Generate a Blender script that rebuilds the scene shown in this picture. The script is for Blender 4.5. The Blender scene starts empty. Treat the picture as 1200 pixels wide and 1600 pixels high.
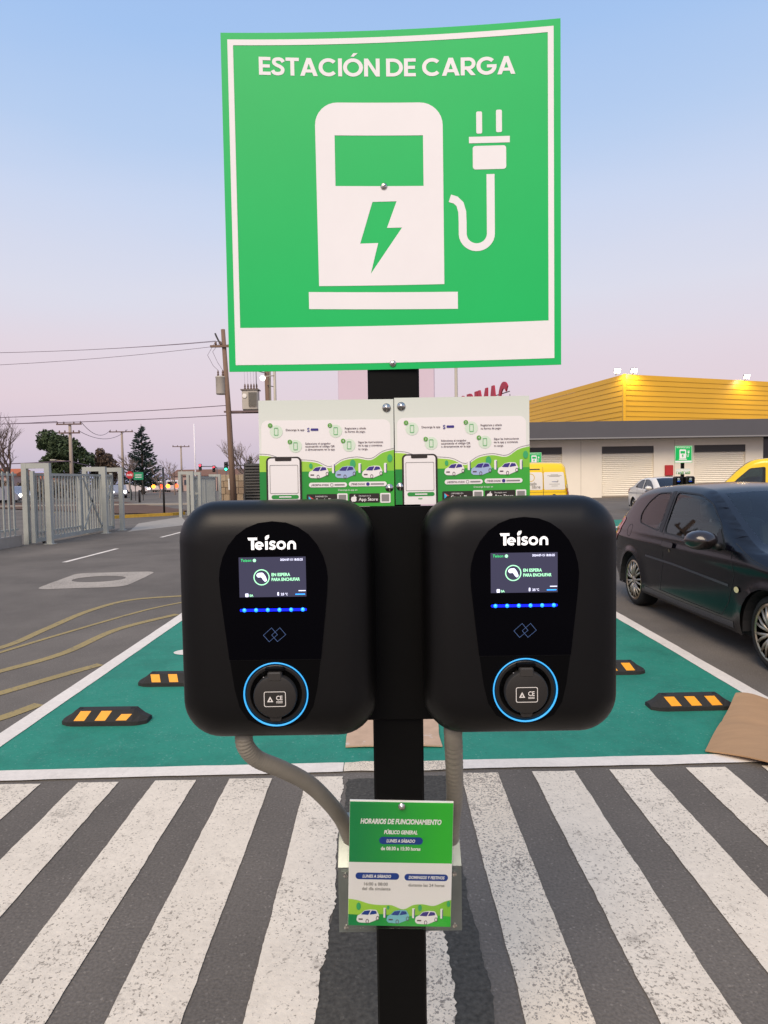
import bpy, bmesh, math, random
from mathutils import Vector, Matrix
R = math.radians
random.seed(7)
scene = bpy.context.scene
col = scene.collection

# ------------------------------------------------------------------ camera
cam_d = bpy.data.cameras.new('camera')
cam = bpy.data.objects.new('camera', cam_d)
col.objects.link(cam)
scene.camera = cam
FPX = 1020.0
cam_d.sensor_fit = 'VERTICAL'
cam_d.sensor_height = 36.0
cam_d.lens = 36.0 * FPX / 1600.0
cam_d.clip_start = 0.05
cam_d.clip_end = 9000
_p = math.atan(50 / FPX)
_r = R(0.87)
_F = Vector((0, math.cos(_p), -math.sin(_p)))
_R0 = Vector((1, 0, 0))
_U0 = _R0.cross(_F)
_Rr = _R0 * math.cos(_r) - _U0 * math.sin(_r)
_Uu = _U0 * math.cos(_r) + _R0 * math.sin(_r)
M = Matrix.Identity(4)
for i in range(3):
    M[i][0], M[i][1], M[i][2] = _Rr[i], _Uu[i], -_F[i]
M[2][3] = 1.55
cam.matrix_world = M

# ------------------------------------------------------------------ sky, sun, exposure
def lin(h):
    h = h.lstrip('#')
    out = []
    for i in (0, 2, 4):
        c = int(h[i:i + 2], 16) / 255
        out.append(c / 12.92 if c <= 0.04045 else ((c + 0.055) / 1.055) ** 2.4)
    return (*out, 1)

SUN_EL, SUN_AZ = 44, 197      # azimuth measured from +Y, clockwise: behind the camera
world = bpy.data.worlds.new('World')
scene.world = world
world.use_nodes = True
nt = world.node_tree
for n in list(nt.nodes):
    nt.nodes.remove(n)
wo = nt.nodes.new('ShaderNodeOutputWorld')
tc = nt.nodes.new('ShaderNodeTexCoord')
sp = nt.nodes.new('ShaderNodeSeparateXYZ')
rp = nt.nodes.new('ShaderNodeValToRGB')
bg = nt.nodes.new('ShaderNodeBackground')
nt.links.new(tc.outputs['Generated'], sp.inputs[0])
# faint, broad streaks of thin high haze
sn = nt.nodes.new('ShaderNodeTexNoise'); sn.inputs['Scale'].default_value = 1.6; sn.inputs['Detail'].default_value = 4
smp = nt.nodes.new('ShaderNodeMapping'); smp.inputs['Scale'].default_value = (1, 1, 5)
nt.links.new(tc.outputs['Generated'], smp.inputs[0]); nt.links.new(smp.outputs[0], sn.inputs['Vector'])
sm = nt.nodes.new('ShaderNodeMath'); sm.operation = 'MULTIPLY_ADD'; sm.inputs[1].default_value = 0.07; sm.inputs[2].default_value = -0.035
nt.links.new(sn.outputs[0], sm.inputs[0])
sa = nt.nodes.new('ShaderNodeMath'); sa.operation = 'ADD'
nt.links.new(sp.outputs['Z'], sa.inputs[0]); nt.links.new(sm.outputs[0], sa.inputs[1])
nt.links.new(sa.outputs[0], rp.inputs[0])
nt.links.new(rp.outputs[0], bg.inputs[0])
stops = [(0.0, 'c6bccf'), (0.025, 'cbbfd1'), (0.065, 'd8c7d5'), (0.12, 'e4d1da'), (0.19, 'e4d8e2'), (0.26, 'dedeec'),
         (0.37, 'cdd9f2'), (0.45, 'b9d0f2'), (0.55, 'a6c6f2'), (0.65, '9bbcee'), (1.0, 'a3bade')]
el = rp.color_ramp.elements
while len(el) < len(stops):
    el.new(0.5)
for e, (p, h) in zip(el, stops):
    e.position = p
    e.color = lin(h)
bg.inputs[1].default_value = 0.97
sky = nt.nodes.new('ShaderNodeTexSky')
sky.sky_type = 'NISHITA'
sky.sun_disc = False
sky.sun_elevation = R(SUN_EL)
sky.sun_rotation = R(SUN_AZ)
bg2 = nt.nodes.new('ShaderNodeBackground')
bg2.inputs[1].default_value = 0.004
nt.links.new(sky.outputs[0], bg2.inputs[0])
ad = nt.nodes.new('ShaderNodeAddShader')
nt.links.new(bg.outputs[0], ad.inputs[0])
nt.links.new(bg2.outputs[0], ad.inputs[1])
nt.links.new(ad.outputs[0], wo.inputs['Surface'])

sun_d = bpy.data.lights.new('sun', 'SUN')
sun_d.energy = 3.0
sun_d.angle = R(36)
sun_d.color = (1.0, 0.81, 0.60)
sun = bpy.data.objects.new('sun', sun_d)
col.objects.link(sun)
_az = R(SUN_AZ)
_d = Vector((math.sin(_az) * math.cos(R(SUN_EL)), math.cos(_az) * math.cos(R(SUN_EL)), math.sin(R(SUN_EL))))
sun.rotation_euler = _d.to_track_quat('Z', 'Y').to_euler()

vs = scene.view_settings
vs.view_transform = 'Standard'
vs.look = 'None'
vs.gamma = 1
vs.use_curve_mapping = False
vs.exposure = 0.0

# ------------------------------------------------------------------ materials
MATS = {}
def mat(name, c, rough=0.6, metal=0.0, var=0.0, vscale=8.0, bump=0.0, bscale=60.0, emit=None, est=0.0, coat=0.0, spec=0.5, c2=None, thr=None, stretch=None):
    """principled material; var = value variation by noise; c2/thr = second colour in worn spots."""
    if name in MATS:
        return MATS[name]
    m = bpy.data.materials.new(name)
    m.use_nodes = True
    t = m.node_tree
    b = t.nodes['Principled BSDF']
    c = lin(c) if isinstance(c, str) else (*c[:3], 1)
    b.inputs['Base Color'].default_value = c
    b.inputs['Roughness'].default_value = rough
    b.inputs['Metallic'].default_value = metal
    b.inputs['Specular IOR Level'].default_value = spec
    b.inputs['Coat Weight'].default_value = coat
    b.inputs['Coat Roughness'].default_value = 0.04
    need = var > 0 or bump > 0 or c2 is not None
    if need:
        co = t.nodes.new('ShaderNodeTexCoord')
        src = co.outputs['Object']
        if stretch:
            mp = t.nodes.new('ShaderNodeMapping')
            mp.inputs['Scale'].default_value = stretch
            t.links.new(src, mp.inputs[0])
            src = mp.outputs[0]
    if var > 0:
        n1 = t.nodes.new('ShaderNodeTexNoise')
        n1.inputs['Scale'].default_value = vscale
        n1.inputs['Detail'].default_value = 7
        n1.inputs['Roughness'].default_value = 0.65
        t.links.new(src, n1.inputs['Vector'])
        mr = t.nodes.new('ShaderNodeMapRange')
        mr.inputs[1].default_value = 0.25
        mr.inputs[2].default_value = 0.75
        mr.inputs[3].default_value = 1 - var
        mr.inputs[4].default_value = 1 + var
        t.links.new(n1.outputs[0], mr.inputs[0])
        mx = t.nodes.new('ShaderNodeVectorMath')
        mx.operation = 'SCALE'
        mx.inputs[0].default_value = c[:3]
        t.links.new(mr.outputs[0], mx.inputs['Scale'])
        out = mx.outputs[0]
        t.links.new(out, b.inputs['Base Color'])
    else:
        out = None
    if c2 is not None:
        n2 = t.nodes.new('ShaderNodeTexNoise')
        n2.inputs['Scale'].default_value = thr[1]
        n2.inputs['Detail'].default_value = 6
        n2.inputs['Roughness'].default_value = 0.7
        t.links.new(src, n2.inputs['Vector'])
        r2 = t.nodes.new('ShaderNodeMapRange')
        r2.inputs[1].default_value = thr[0]
        r2.inputs[2].default_value = thr[0] + thr[2]
        t.links.new(n2.outputs[0], r2.inputs[0])
        mm = t.nodes.new('ShaderNodeMix')
        mm.data_type = 'RGBA'
        t.links.new(r2.outputs[0], mm.inputs[0])
        if out:
            t.links.new(out, mm.inputs[6])
        else:
            mm.inputs[6].default_value = c
        mm.inputs[7].default_value = lin(c2)
        t.links.new(mm.outputs[2], b.inputs['Base Color'])
    if bump > 0:
        n3 = t.nodes.new('ShaderNodeTexNoise')
        n3.inputs['Scale'].default_value = bscale
        n3.inputs['Detail'].default_value = 5
        t.links.new(src, n3.inputs['Vector'])
        bp = t.nodes.new('ShaderNodeBump')
        bp.inputs['Strength'].default_value = bump
        bp.inputs['Distance'].default_value = 0.01
        t.links.new(n3.outputs[0], bp.inputs['Height'])
        t.links.new(bp.outputs[0], b.inputs['Normal'])
    if emit:
        b.inputs['Emission Color'].default_value = lin(emit)
        b.inputs['Emission Strength'].default_value = est
    MATS[name] = m
    return m

def asphalt(name, base, blotch, speck=0.35, scale=1.0):
    m = bpy.data.materials.new(name)
    m.use_nodes = True
    t = m.node_tree
    b = t.nodes['Principled BSDF']
    b.inputs['Roughness'].default_value = 0.88
    b.inputs['Specular IOR Level'].default_value = 0.3
    co = t.nodes.new('ShaderNodeTexCoord')
    big = t.nodes.new('ShaderNodeTexNoise'); big.inputs['Scale'].default_value = 0.55; big.inputs['Detail'].default_value = 8; big.inputs['Roughness'].default_value = 0.62
    fin = t.nodes.new('ShaderNodeTexNoise'); fin.inputs['Scale'].default_value = 95 * scale; fin.inputs['Detail'].default_value = 4
    vor = t.nodes.new('ShaderNodeTexVoronoi'); vor.inputs['Scale'].default_value = 150 * scale
    for n in (big, fin, vor):
        t.links.new(co.outputs['Object'], n.inputs['Vector'])
    r1 = t.nodes.new('ShaderNodeMapRange'); r1.inputs[1].default_value = 0.3; r1.inputs[2].default_value = 0.7
    r1.inputs[3].default_value = 1 - blotch; r1.inputs[4].default_value = 1 + blotch
    t.links.new(big.outputs[0], r1.inputs[0])
    r2 = t.nodes.new('ShaderNodeMapRange'); r2.inputs[1].default_value = 0.25; r2.inputs[2].default_value = 0.75
    r2.inputs[3].default_value = 1 - speck; r2.inputs[4].default_value = 1 + speck
    t.links.new(fin.outputs[0], r2.inputs[0])
    mu = t.nodes.new('ShaderNodeMath'); mu.operation = 'MULTIPLY'
    t.links.new(r1.outputs[0], mu.inputs[0]); t.links.new(r2.outputs[0], mu.inputs[1])
    # a few pale stones
    st = t.nodes.new('ShaderNodeMapRange'); st.inputs[1].default_value = 0.965; st.inputs[2].default_value = 0.998
    st.inputs[3].default_value = 0.0; st.inputs[4].default_value = 0.6
    sc = t.nodes.new('ShaderNodeSeparateColor')
    t.links.new(vor.outputs['Color'], sc.inputs[0]); t.links.new(sc.outputs[0], st.inputs[0])
    a2 = t.nodes.new('ShaderNodeMath'); a2.operation = 'ADD'
    t.links.new(mu.outputs[0], a2.inputs[0]); t.links.new(st.outputs[0], a2.inputs[1])
    vm = t.nodes.new('ShaderNodeVectorMath'); vm.operation = 'SCALE'; vm.inputs[0].default_value = lin(base)[:3]
    t.links.new(a2.outputs[0], vm.inputs['Scale'])
    t.links.new(vm.outputs[0], b.inputs['Base Color'])
    bp = t.nodes.new('ShaderNodeBump'); bp.inputs['Strength'].default_value = 0.55; bp.inputs['Distance'].default_value = 0.006
    t.links.new(fin.outputs[0], bp.inputs['Height']); t.links.new(bp.outputs[0], b.inputs['Normal'])
    MATS[name] = m
    return m

def road_paint(name, base, under, wear=0.60, fine=0.62, fscale=70.0, stains=None, patchy=0.0):
    """thick road paint: grainy, with spots worn through to the asphalt colour; fine = amount of small chips"""
    m = bpy.data.materials.new(name)
    m.use_nodes = True
    t = m.node_tree
    b = t.nodes['Principled BSDF']
    b.inputs['Roughness'].default_value = 0.75
    b.inputs['Specular IOR Level'].default_value = 0.3
    co = t.nodes.new('ShaderNodeTexCoord')
    def noise(s, d=6, r=0.65):
        n = t.nodes.new('ShaderNodeTexNoise'); n.inputs['Scale'].default_value = s; n.inputs['Detail'].default_value = d
        n.inputs['Roughness'].default_value = r
        t.links.new(co.outputs['Object'], n.inputs['Vector'])
        return n.outputs[0]
    def rng(src, a, bb, c=0.0, d=1.0):
        n = t.nodes.new('ShaderNodeMapRange'); n.inputs[1].default_value = a; n.inputs[2].default_value = bb
        n.inputs[3].default_value = c; n.inputs[4].default_value = d
        t.links.new(src, n.inputs[0]); return n.outputs[0]
    def mx(f, a, bcol):
        n = t.nodes.new('ShaderNodeMix'); n.data_type = 'RGBA'
        t.links.new(f, n.inputs[0]); t.links.new(a, n.inputs[6]); n.inputs[7].default_value = lin(bcol)
        return n.outputs[2]
    grain = rng(noise(40, 8, 0.75), 0.3, 0.7, 0.88, 1.06)
    blot = rng(noise(2.2, 6), 0.3, 0.7, 0.90, 1.04)
    mu = t.nodes.new('ShaderNodeMath'); mu.operation = 'MULTIPLY'
    t.links.new(grain, mu.inputs[0]); t.links.new(blot, mu.inputs[1])
    vm = t.nodes.new('ShaderNodeVectorMath'); vm.operation = 'SCALE'; vm.inputs[0].default_value = lin(base)[:3]
    t.links.new(mu.outputs[0], vm.inputs['Scale'])
    c = vm.outputs[0]
    # chips: fine noise gated by a broad noise so that worn zones cluster
    gate = rng(noise(1.7, 4), 0.35, 0.72, 0.0, 0.13)
    ad_ = t.nodes.new('ShaderNodeMath'); ad_.operation = 'ADD'
    t.links.new(noise(fscale, 5, 0.6), ad_.inputs[0]); t.links.new(gate, ad_.inputs[1])
    c = mx(rng(ad_.outputs[0], fine + 0.06, fine + 0.12, 0, 0.85), c, under)
    c = mx(rng(noise(11, 7, 0.7), wear + 0.09, wear + 0.15, 0, 0.75), c, under)
    c = mx(rng(noise(33, 4, 0.55), wear + 0.08, wear + 0.13, 0, 0.6), c, under)
    c = mx(rng(noise(6, 8, 0.8), 0.5, 0.75, 0, 0.16), c, under)
    if patchy:
        c = mx(rng(noise(3.4, 12, 0.82), 0.56, 0.66, 0, patchy), c, under)
    if stains:
        c = mx(rng(noise(1.1, 9, 0.75), 0.46, 0.66, 0, 0.6), c, stains)
        c = mx(rng(noise(55, 3, 0.5), 0.70, 0.74, 0, 0.8), c, stains)
        c = mx(rng(noise(17, 6, 0.7), 0.70, 0.76, 0, 0.7), c, stains)
    t.links.new(c, b.inputs['Base Color'])
    bp = t.nodes.new('ShaderNodeBump'); bp.inputs['Strength'].default_value = 0.5; bp.inputs['Distance'].default_value = 0.004
    t.links.new(noise(90, 4), bp.inputs['Height']); t.links.new(bp.outputs[0], b.inputs['Normal'])
    MATS[name] = m
    return m

def glass_mat(name, tint, gloss=1.0, rough=0.02):
    m = bpy.data.materials.new(name)
    m.use_nodes = True
    t = m.node_tree
    t.nodes.remove(t.nodes['Principled BSDF'])
    o = t.nodes['Material Output']
    tr = t.nodes.new('ShaderNodeBsdfTransparent'); tr.inputs[0].default_value = lin(tint)
    gl = t.nodes.new('ShaderNodeBsdfGlossy'); gl.inputs['Roughness'].default_value = rough
    fr = t.nodes.new('ShaderNodeFresnel'); fr.inputs[0].default_value = 1.52
    mu = t.nodes.new('ShaderNodeMath'); mu.operation = 'MULTIPLY'; mu.inputs[1].default_value = gloss
    mx = t.nodes.new('ShaderNodeMixShader')
    t.links.new(fr.outputs[0], mu.inputs[0]); t.links.new(mu.outputs[0], mx.inputs[0])
    t.links.new(tr.outputs[0], mx.inputs[1]); t.links.new(gl.outputs[0], mx.inputs[2])
    t.links.new(mx.outputs[0], o.inputs['Surface'])
    MATS[name] = m
    return m

def frosted_mat(name, c):
    """thin frosted plastic sheet: light passes through it"""
    m = bpy.data.materials.new(name)
    m.use_nodes = True
    t = m.node_tree
    b = t.nodes['Principled BSDF']
    b.inputs['Base Color'].default_value = lin(c)
    b.inputs['Roughness'].default_value = 0.6
    tl = t.nodes.new('ShaderNodeBsdfTranslucent'); tl.inputs[0].default_value = lin(c)
    mx = t.nodes.new('ShaderNodeMixShader'); mx.inputs[0].default_value = 0.88
    t.links.new(b.outputs[0], mx.inputs[1]); t.links.new(tl.outputs[0], mx.inputs[2])
    t.links.new(mx.outputs[0], t.nodes['Material Output'].inputs['Surface'])
    return m

def gradient_mat(name, ca, cb, axis=0, a=-0.1, b_=0.1, rough=0.35):
    """flat print with a printed colour gradient along an object axis"""
    m = bpy.data.materials.new(name)
    m.use_nodes = True
    t = m.node_tree
    b = t.nodes['Principled BSDF']
    b.inputs['Roughness'].default_value = rough
    co = t.nodes.new('ShaderNodeTexCoord'); se = t.nodes.new('ShaderNodeSeparateXYZ')
    t.links.new(co.outputs['Object'], se.inputs[0])
    mr = t.nodes.new('ShaderNodeMapRange'); mr.inputs[1].default_value = a; mr.inputs[2].default_value = b_
    t.links.new(se.outputs[axis], mr.inputs[0])
    mx = t.nodes.new('ShaderNodeMix'); mx.data_type = 'RGBA'; mx.inputs[6].default_value = lin(ca); mx.inputs[7].default_value = lin(cb)
    t.links.new(mr.outputs[0], mx.inputs[0]); t.links.new(mx.outputs[2], b.inputs['Base Color'])
    MATS[name] = m
    return m

# ------------------------------------------------------------------ object helpers
def tag(o, label=None, cat=None, group=None, kind=None):
    if label: o['label'] = label
    if cat: o['category'] = cat
    if group: o['group'] = group
    if kind: o['kind'] = kind
    return o

def empty(name, loc=(0, 0, 0), rz=0.0, label=None, cat=None, group=None):
    o = bpy.data.objects.new(name, None)
    o.empty_display_size = 0.1
    col.objects.link(o)
    o.location = loc
    o.rotation_euler = (0, 0, rz)
    return tag(o, label, cat, group)

def link(name, me, m, parent=None, smooth=False):
    o = bpy.data.objects.new(name, me)
    if m is not None and len(me.materials) == 0:
        me.materials.append(m)
    if smooth:
        me.polygons.foreach_set('use_smooth', [True] * len(me.polygons))
    col.objects.link(o)
    if parent is not None:
        o.parent = parent
    return o

def copy_tree(o, parent=None):
    c = o.copy()
    col.objects.link(c)
    c.parent = parent
    for ch in o.children:
        copy_tree(ch, c)
    return c

class MB:
    def __init__(s):
        s.v, s.f = [], []
    def add(s, vs, fs):
        n = len(s.v)
        s.v += [tuple(p) for p in vs]
        s.f += [tuple(i + n for i in q) for q in fs]
        return s
    def box(s, x0, x1, y0, y1, z0, z1, mtx=None, bev=0.0):
        if bev > 0:
            b = bev
            ring = lambda z, i: [(x0 + i + (b if 0 else 0), y0 + i, z), (x1 - i, y0 + i, z), (x1 - i, y1 - i, z), (x0 + i, y1 - i, z)]
            def oct_(z, i):
                return [(x0 + i + b, y0 + i, z), (x1 - i - b, y0 + i, z), (x1 - i, y0 + i + b, z), (x1 - i, y1 - i - b, z),
                        (x1 - i - b, y1 - i, z), (x0 + i + b, y1 - i, z), (x0 + i, y1 - i - b, z), (x0 + i, y0 + i + b, z)]
            rs = [oct_(z0, b), oct_(z0 + b, 0), oct_(z1 - b, 0), oct_(z1, b)]
            vs = [p for r_ in rs for p in r_]
            fs = [tuple(range(7, -1, -1)), tuple(range(24, 32))]
            for k in range(3):
                for i in range(8):
                    j = (i + 1) % 8
                    fs.append((k * 8 + i, k * 8 + j, k * 8 + 8 + j, k * 8 + 8 + i))
        else:
            vs = [(x0, y0, z0), (x1, y0, z0), (x1, y1, z0), (x0, y1, z0), (x0, y0, z1), (x1, y0, z1), (x1, y1, z1), (x0, y1, z1)]
            fs = [(3, 2, 1, 0), (4, 5, 6, 7), (0, 1, 5, 4), (1, 2, 6, 5), (2, 3, 7, 6), (3, 0, 4, 7)]
        if mtx is not None:
            vs = [mtx @ Vector(p) for p in vs]
        return s.add(vs, fs)
    def tube(s, pts, rad, n=8, caps=True):
        """tube through points; rad a number or one per point"""
        pts = [Vector(p) for p in pts]
        rr = rad if isinstance(rad, (list, tuple)) else [rad] * len(pts)
        t0 = (pts[1] - pts[0]).normalized()
        ref = Vector((0, 0, 1)) if abs(t0.z) < 0.9 else Vector((1, 0, 0))
        u = t0.cross(ref).normalized()
        vs, fs = [], []
        for i, p in enumerate(pts):
            if i == 0: t_ = t0
            elif i == len(pts) - 1: t_ = (pts[i] - pts[i - 1]).normalized()
            else: t_ = ((pts[i + 1] - pts[i]).normalized() + (pts[i] - pts[i - 1]).normalized()).normalized()
            u = (u - t_ * u.dot(t_)).normalized()
            w = t_.cross(u)
            for k in range(n):
                a = 2 * math.pi * k / n
                vs.append(p + (u * math.cos(a) + w * math.sin(a)) * rr[i])
        for i in range(len(pts) - 1):
            for k in range(n):
                j = (k + 1) % n
                fs.append((i * n + k, i * n + j, i * n + n + j, i * n + n + k))
        if caps:
            fs.append(tuple(range(n - 1, -1, -1)))
            m_ = (len(pts) - 1) * n
            fs.append(tuple(range(m_, m_ + n)))
        return s.add(vs, fs)
    def lathe(s, prof, axis='z', n=24, c=(0, 0, 0), mtx=None):
        """prof: list of (r, h) along the axis"""
        vs, fs = [], []
        for (r_, h) in prof:
            for k in range(n):
                a = 2 * math.pi * k / n
                x, y = r_ * math.cos(a), r_ * math.sin(a)
                p = {'z': (x, y, h), 'y': (x, h, y), 'x': (h, x, y)}[axis]
                p = Vector((p[0] + c[0], p[1] + c[1], p[2] + c[2]))
                vs.append(mtx @ p if mtx is not None else p)
        for i in range(len(prof) - 1):
            for k in range(n):
                j = (k + 1) % n
                fs.append((i * n + k, i * n + j, i * n + n + j, i * n + n + k))
        if prof[0][0] > 1e-6: fs.append(tuple(range(n - 1, -1, -1)))
        if prof[-1][0] > 1e-6:
            m_ = (len(prof) - 1) * n
            fs.append(tuple(range(m_, m_ + n)))
        return s.add(vs, fs)
    def prism(s, loop, y0, y1):
        """loop of (x, z) extruded along y"""
        n = len(loop)
        vs = [(x, y0, z) for x, z in loop] + [(x, y1, z) for x, z in loop]
        fs = [tuple(range(n)), tuple(range(2 * n - 1, n - 1, -1))]
        for i in range(n):
            j = (i + 1) % n
            fs.append((i, i + n, j + n, j))
        return s.add(vs, fs)
    def build(s, name, m, parent=None, smooth=False, fix=True):
        me = bpy.data.meshes.new(name)
        me.from_pydata(s.v, [], s.f)
        if fix:
            bm = bmesh.new(); bm.from_mesh(me)
            bmesh.ops.recalc_face_normals(bm, faces=bm.faces)
            bm.to_mesh(me); bm.free()
        me.update()
        return link(name, me, m, parent, smooth)

def shade_angle(o, deg=35):
    me = o.data
    bm = bmesh.new(); bm.from_mesh(me)
    for f in bm.faces: f.smooth = True
    for e in bm.edges:
        e.smooth = not (len(e.link_faces) == 2 and e.calc_face_angle(0) > R(deg))
    bm.to_mesh(me); bm.free()
    return o

# ---- flat shapes (print, panes, panels) from 2D outlines, holes by even-odd fill
def _curve_mesh(cu):
    o = bpy.data.objects.new('tmp', cu)
    me = bpy.data.meshes.new_from_object(o)
    bpy.data.objects.remove(o)
    return me

def outline_mesh(loops):
    cu = bpy.data.curves.new('tmp', 'CURVE')
    cu.dimensions = '2D'
    cu.fill_mode = 'BOTH'
    for lp in loops:
        sp_ = cu.splines.new('POLY')
        sp_.points.add(len(lp) - 1)
        for p, q in zip(sp_.points, lp):
            p.co = (q[0], q[1], 0, 1)
        sp_.use_cyclic_u = True
    return _curve_mesh(cu)

def text_mesh(sx, size=1.0, off=0.0, shear=0.0, spacing=1.0, align='CENTER', width=None, height=None):
    cu = bpy.data.curves.new('tmp', 'FONT')
    cu.body = sx
    cu.size = 1.0
    cu.offset = off
    cu.shear = shear
    cu.space_character = spacing
    cu.resolution_u = 3
    cu.align_x = 'LEFT'
    me = _curve_mesh(cu)
    xs = [v.co.x for v in me.vertices]
    x0, x1 = min(xs), max(xs)
    sc_x = sc_y = size
    if width: sc_x = width / (x1 - x0)
    if height: sc_y = height / 0.72
    elif width: sc_y = sc_x
    if height and not width: sc_x = sc_y
    an = {'CENTER': (x0 + x1) / 2, 'LEFT': x0, 'RIGHT': x1}[align]
    for v in me.vertices:
        v.co.x = (v.co.x - an) * sc_x
        v.co.y *= sc_y
    return me

def place(me, T, cuts_x=None, cuts_y=None, thick=None):
    """subdivide a flat mesh along lines and map every vertex (u, v) through T"""
    bm = bmesh.new(); bm.from_mesh(me)
    bmesh.ops.remove_doubles(bm, verts=bm.verts, dist=1e-6)
    for cs, nrm in ((cuts_x, (1, 0, 0)), (cuts_y, (0, 1, 0))):
        if cs:
            for c in cs:
                bmesh.ops.bisect_plane(bm, geom=bm.verts[:] + bm.edges[:] + bm.faces[:], dist=1e-7,
                                       plane_co=(c * nrm[0], c * nrm[1], 0), plane_no=nrm)
    for v in bm.verts:
        v.co = Vector(T(v.co.x, v.co.y))
    bm.normal_update()
    bm.to_mesh(me); bm.free()
    me.update()
    return me

def rect(x0, y0, x1, y1): return [(x0, y0), (x1, y0), (x1, y1), (x0, y1)]
def arc(cx, cy, r_, a0, a1, n=8):
    return [(cx + r_ * math.cos(R(a0 + (a1 - a0) * i / n)), cy + r_ * math.sin(R(a0 + (a1 - a0) * i / n))) for i in range(n + 1)]
def circ(cx, cy, r_, n=28, ry=None):
    ry = ry or r_
    return [(cx + r_ * math.cos(2 * math.pi * i / n), cy + ry * math.sin(2 * math.pi * i / n)) for i in range(n)]
def rrect(x0, y0, x1, y1, r_, n=6):
    return arc(x1 - r_, y1 - r_, r_, 0, 90, n) + arc(x0 + r_, y1 - r_, r_, 90, 180, n) + arc(x0 + r_, y0 + r_, r_, 180, 270, n) + arc(x1 - r_, y0 + r_, r_, 270, 360, n)
def stroke(pts, w):
    """polygon of constant width round an open polyline"""
    L, Rr = [], []
    n = len(pts)
    for i, p in enumerate(pts):
        a = pts[max(i - 1, 0)]; b = pts[min(i + 1, n - 1)]
        dx, dy = b[0] - a[0], b[1] - a[1]
        l = math.hypot(dx, dy) or 1
        nx, ny = -dy / l * w / 2, dx / l * w / 2
        L.append((p[0] + nx, p[1] + ny)); Rr.append((p[0] - nx, p[1] - ny))
    return L + Rr[::-1]
def round_poly(pts, r_, n=5):
    out = []
    m_ = len(pts)
    for i in range(m_):
        p = Vector(pts[i]); a = Vector(pts[i - 1]); b = Vector(pts[(i + 1) % m_])
        rr = min(r_, (a - p).length * 0.45, (b - p).length * 0.45)
        p0 = p + (a - p).normalized() * rr; p1 = p + (b - p).normalized() * rr
        for k in range(n + 1):
            t_ = k / n
            q = p0 * (1 - t_) ** 2 + p * 2 * t_ * (1 - t_) + p1 * t_ ** 2
            out.append((q.x, q.y))
    return out
def catmull(pts, n=6):
    out = []
    P = [Vector(p) for p in pts]
    for i in range(len(P) - 1):
        p0 = P[max(i - 1, 0)]; p1 = P[i]; p2 = P[i + 1]; p3 = P[min(i + 2, len(P) - 1)]
        for k in range(n):
            t_ = k / n
            out.append(0.5 * ((2 * p1) + (p2 - p0) * t_ + (2 * p0 - 5 * p1 + 4 * p2 - p3) * t_ ** 2 + (3 * p1 - p0 - 3 * p2 + p3) * t_ ** 3))
    out.append(P[-1])
    return out

class Print:
    """flat print on a board: layers 0.5 mm apart in front of a plane facing -Y; f maps picture units to metres"""
    def __init__(s, parent, f, y=0.0, bend=None, cuts=None, step=0.0005):
        s.p, s.f, s.y, s.bend, s.cuts, s.step = parent, f, y, bend, cuts, step
        s.layer = 0
    def T(s, layer):
        def g(u, v):
            b = s.bend(u, v) if s.bend else 0.0
            return (u, s.y - layer * s.step - b, v)
        return g
    def shape(s, name, loops, m, layer=1):
        lp = [[s.f(*q) for q in l] for l in loops]
        me = place(outline_mesh(lp), s.T(layer), s.cuts)
        return link(name, me, m, s.p)
    def text(s, name, tx, x, y, m, layer=2, align='CENTER', xw=None, xh=None, rot=0.0, **k):
        """x, y = anchor on the baseline in picture units; xw = width, xh = capital height in picture units"""
        a = s.f(x, y)
        sx = abs(s.f(x + 1, y)[0] - a[0]); sy = abs(s.f(x, y + 1)[1] - a[1])
        me = text_mesh(tx, align=align, width=xw * sx if xw else None, height=xh * sy if xh else None, **k)
        c_, s_ = math.cos(rot), math.sin(rot)
        for v in me.vertices:
            X, Y = v.co.x, v.co.y
            v.co.x = a[0] + X * c_ - Y * s_; v.co.y = a[1] + X * s_ + Y * c_
        me = place(me, s.T(layer), s.cuts)
        return link(name, me, m, s.p)

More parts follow.
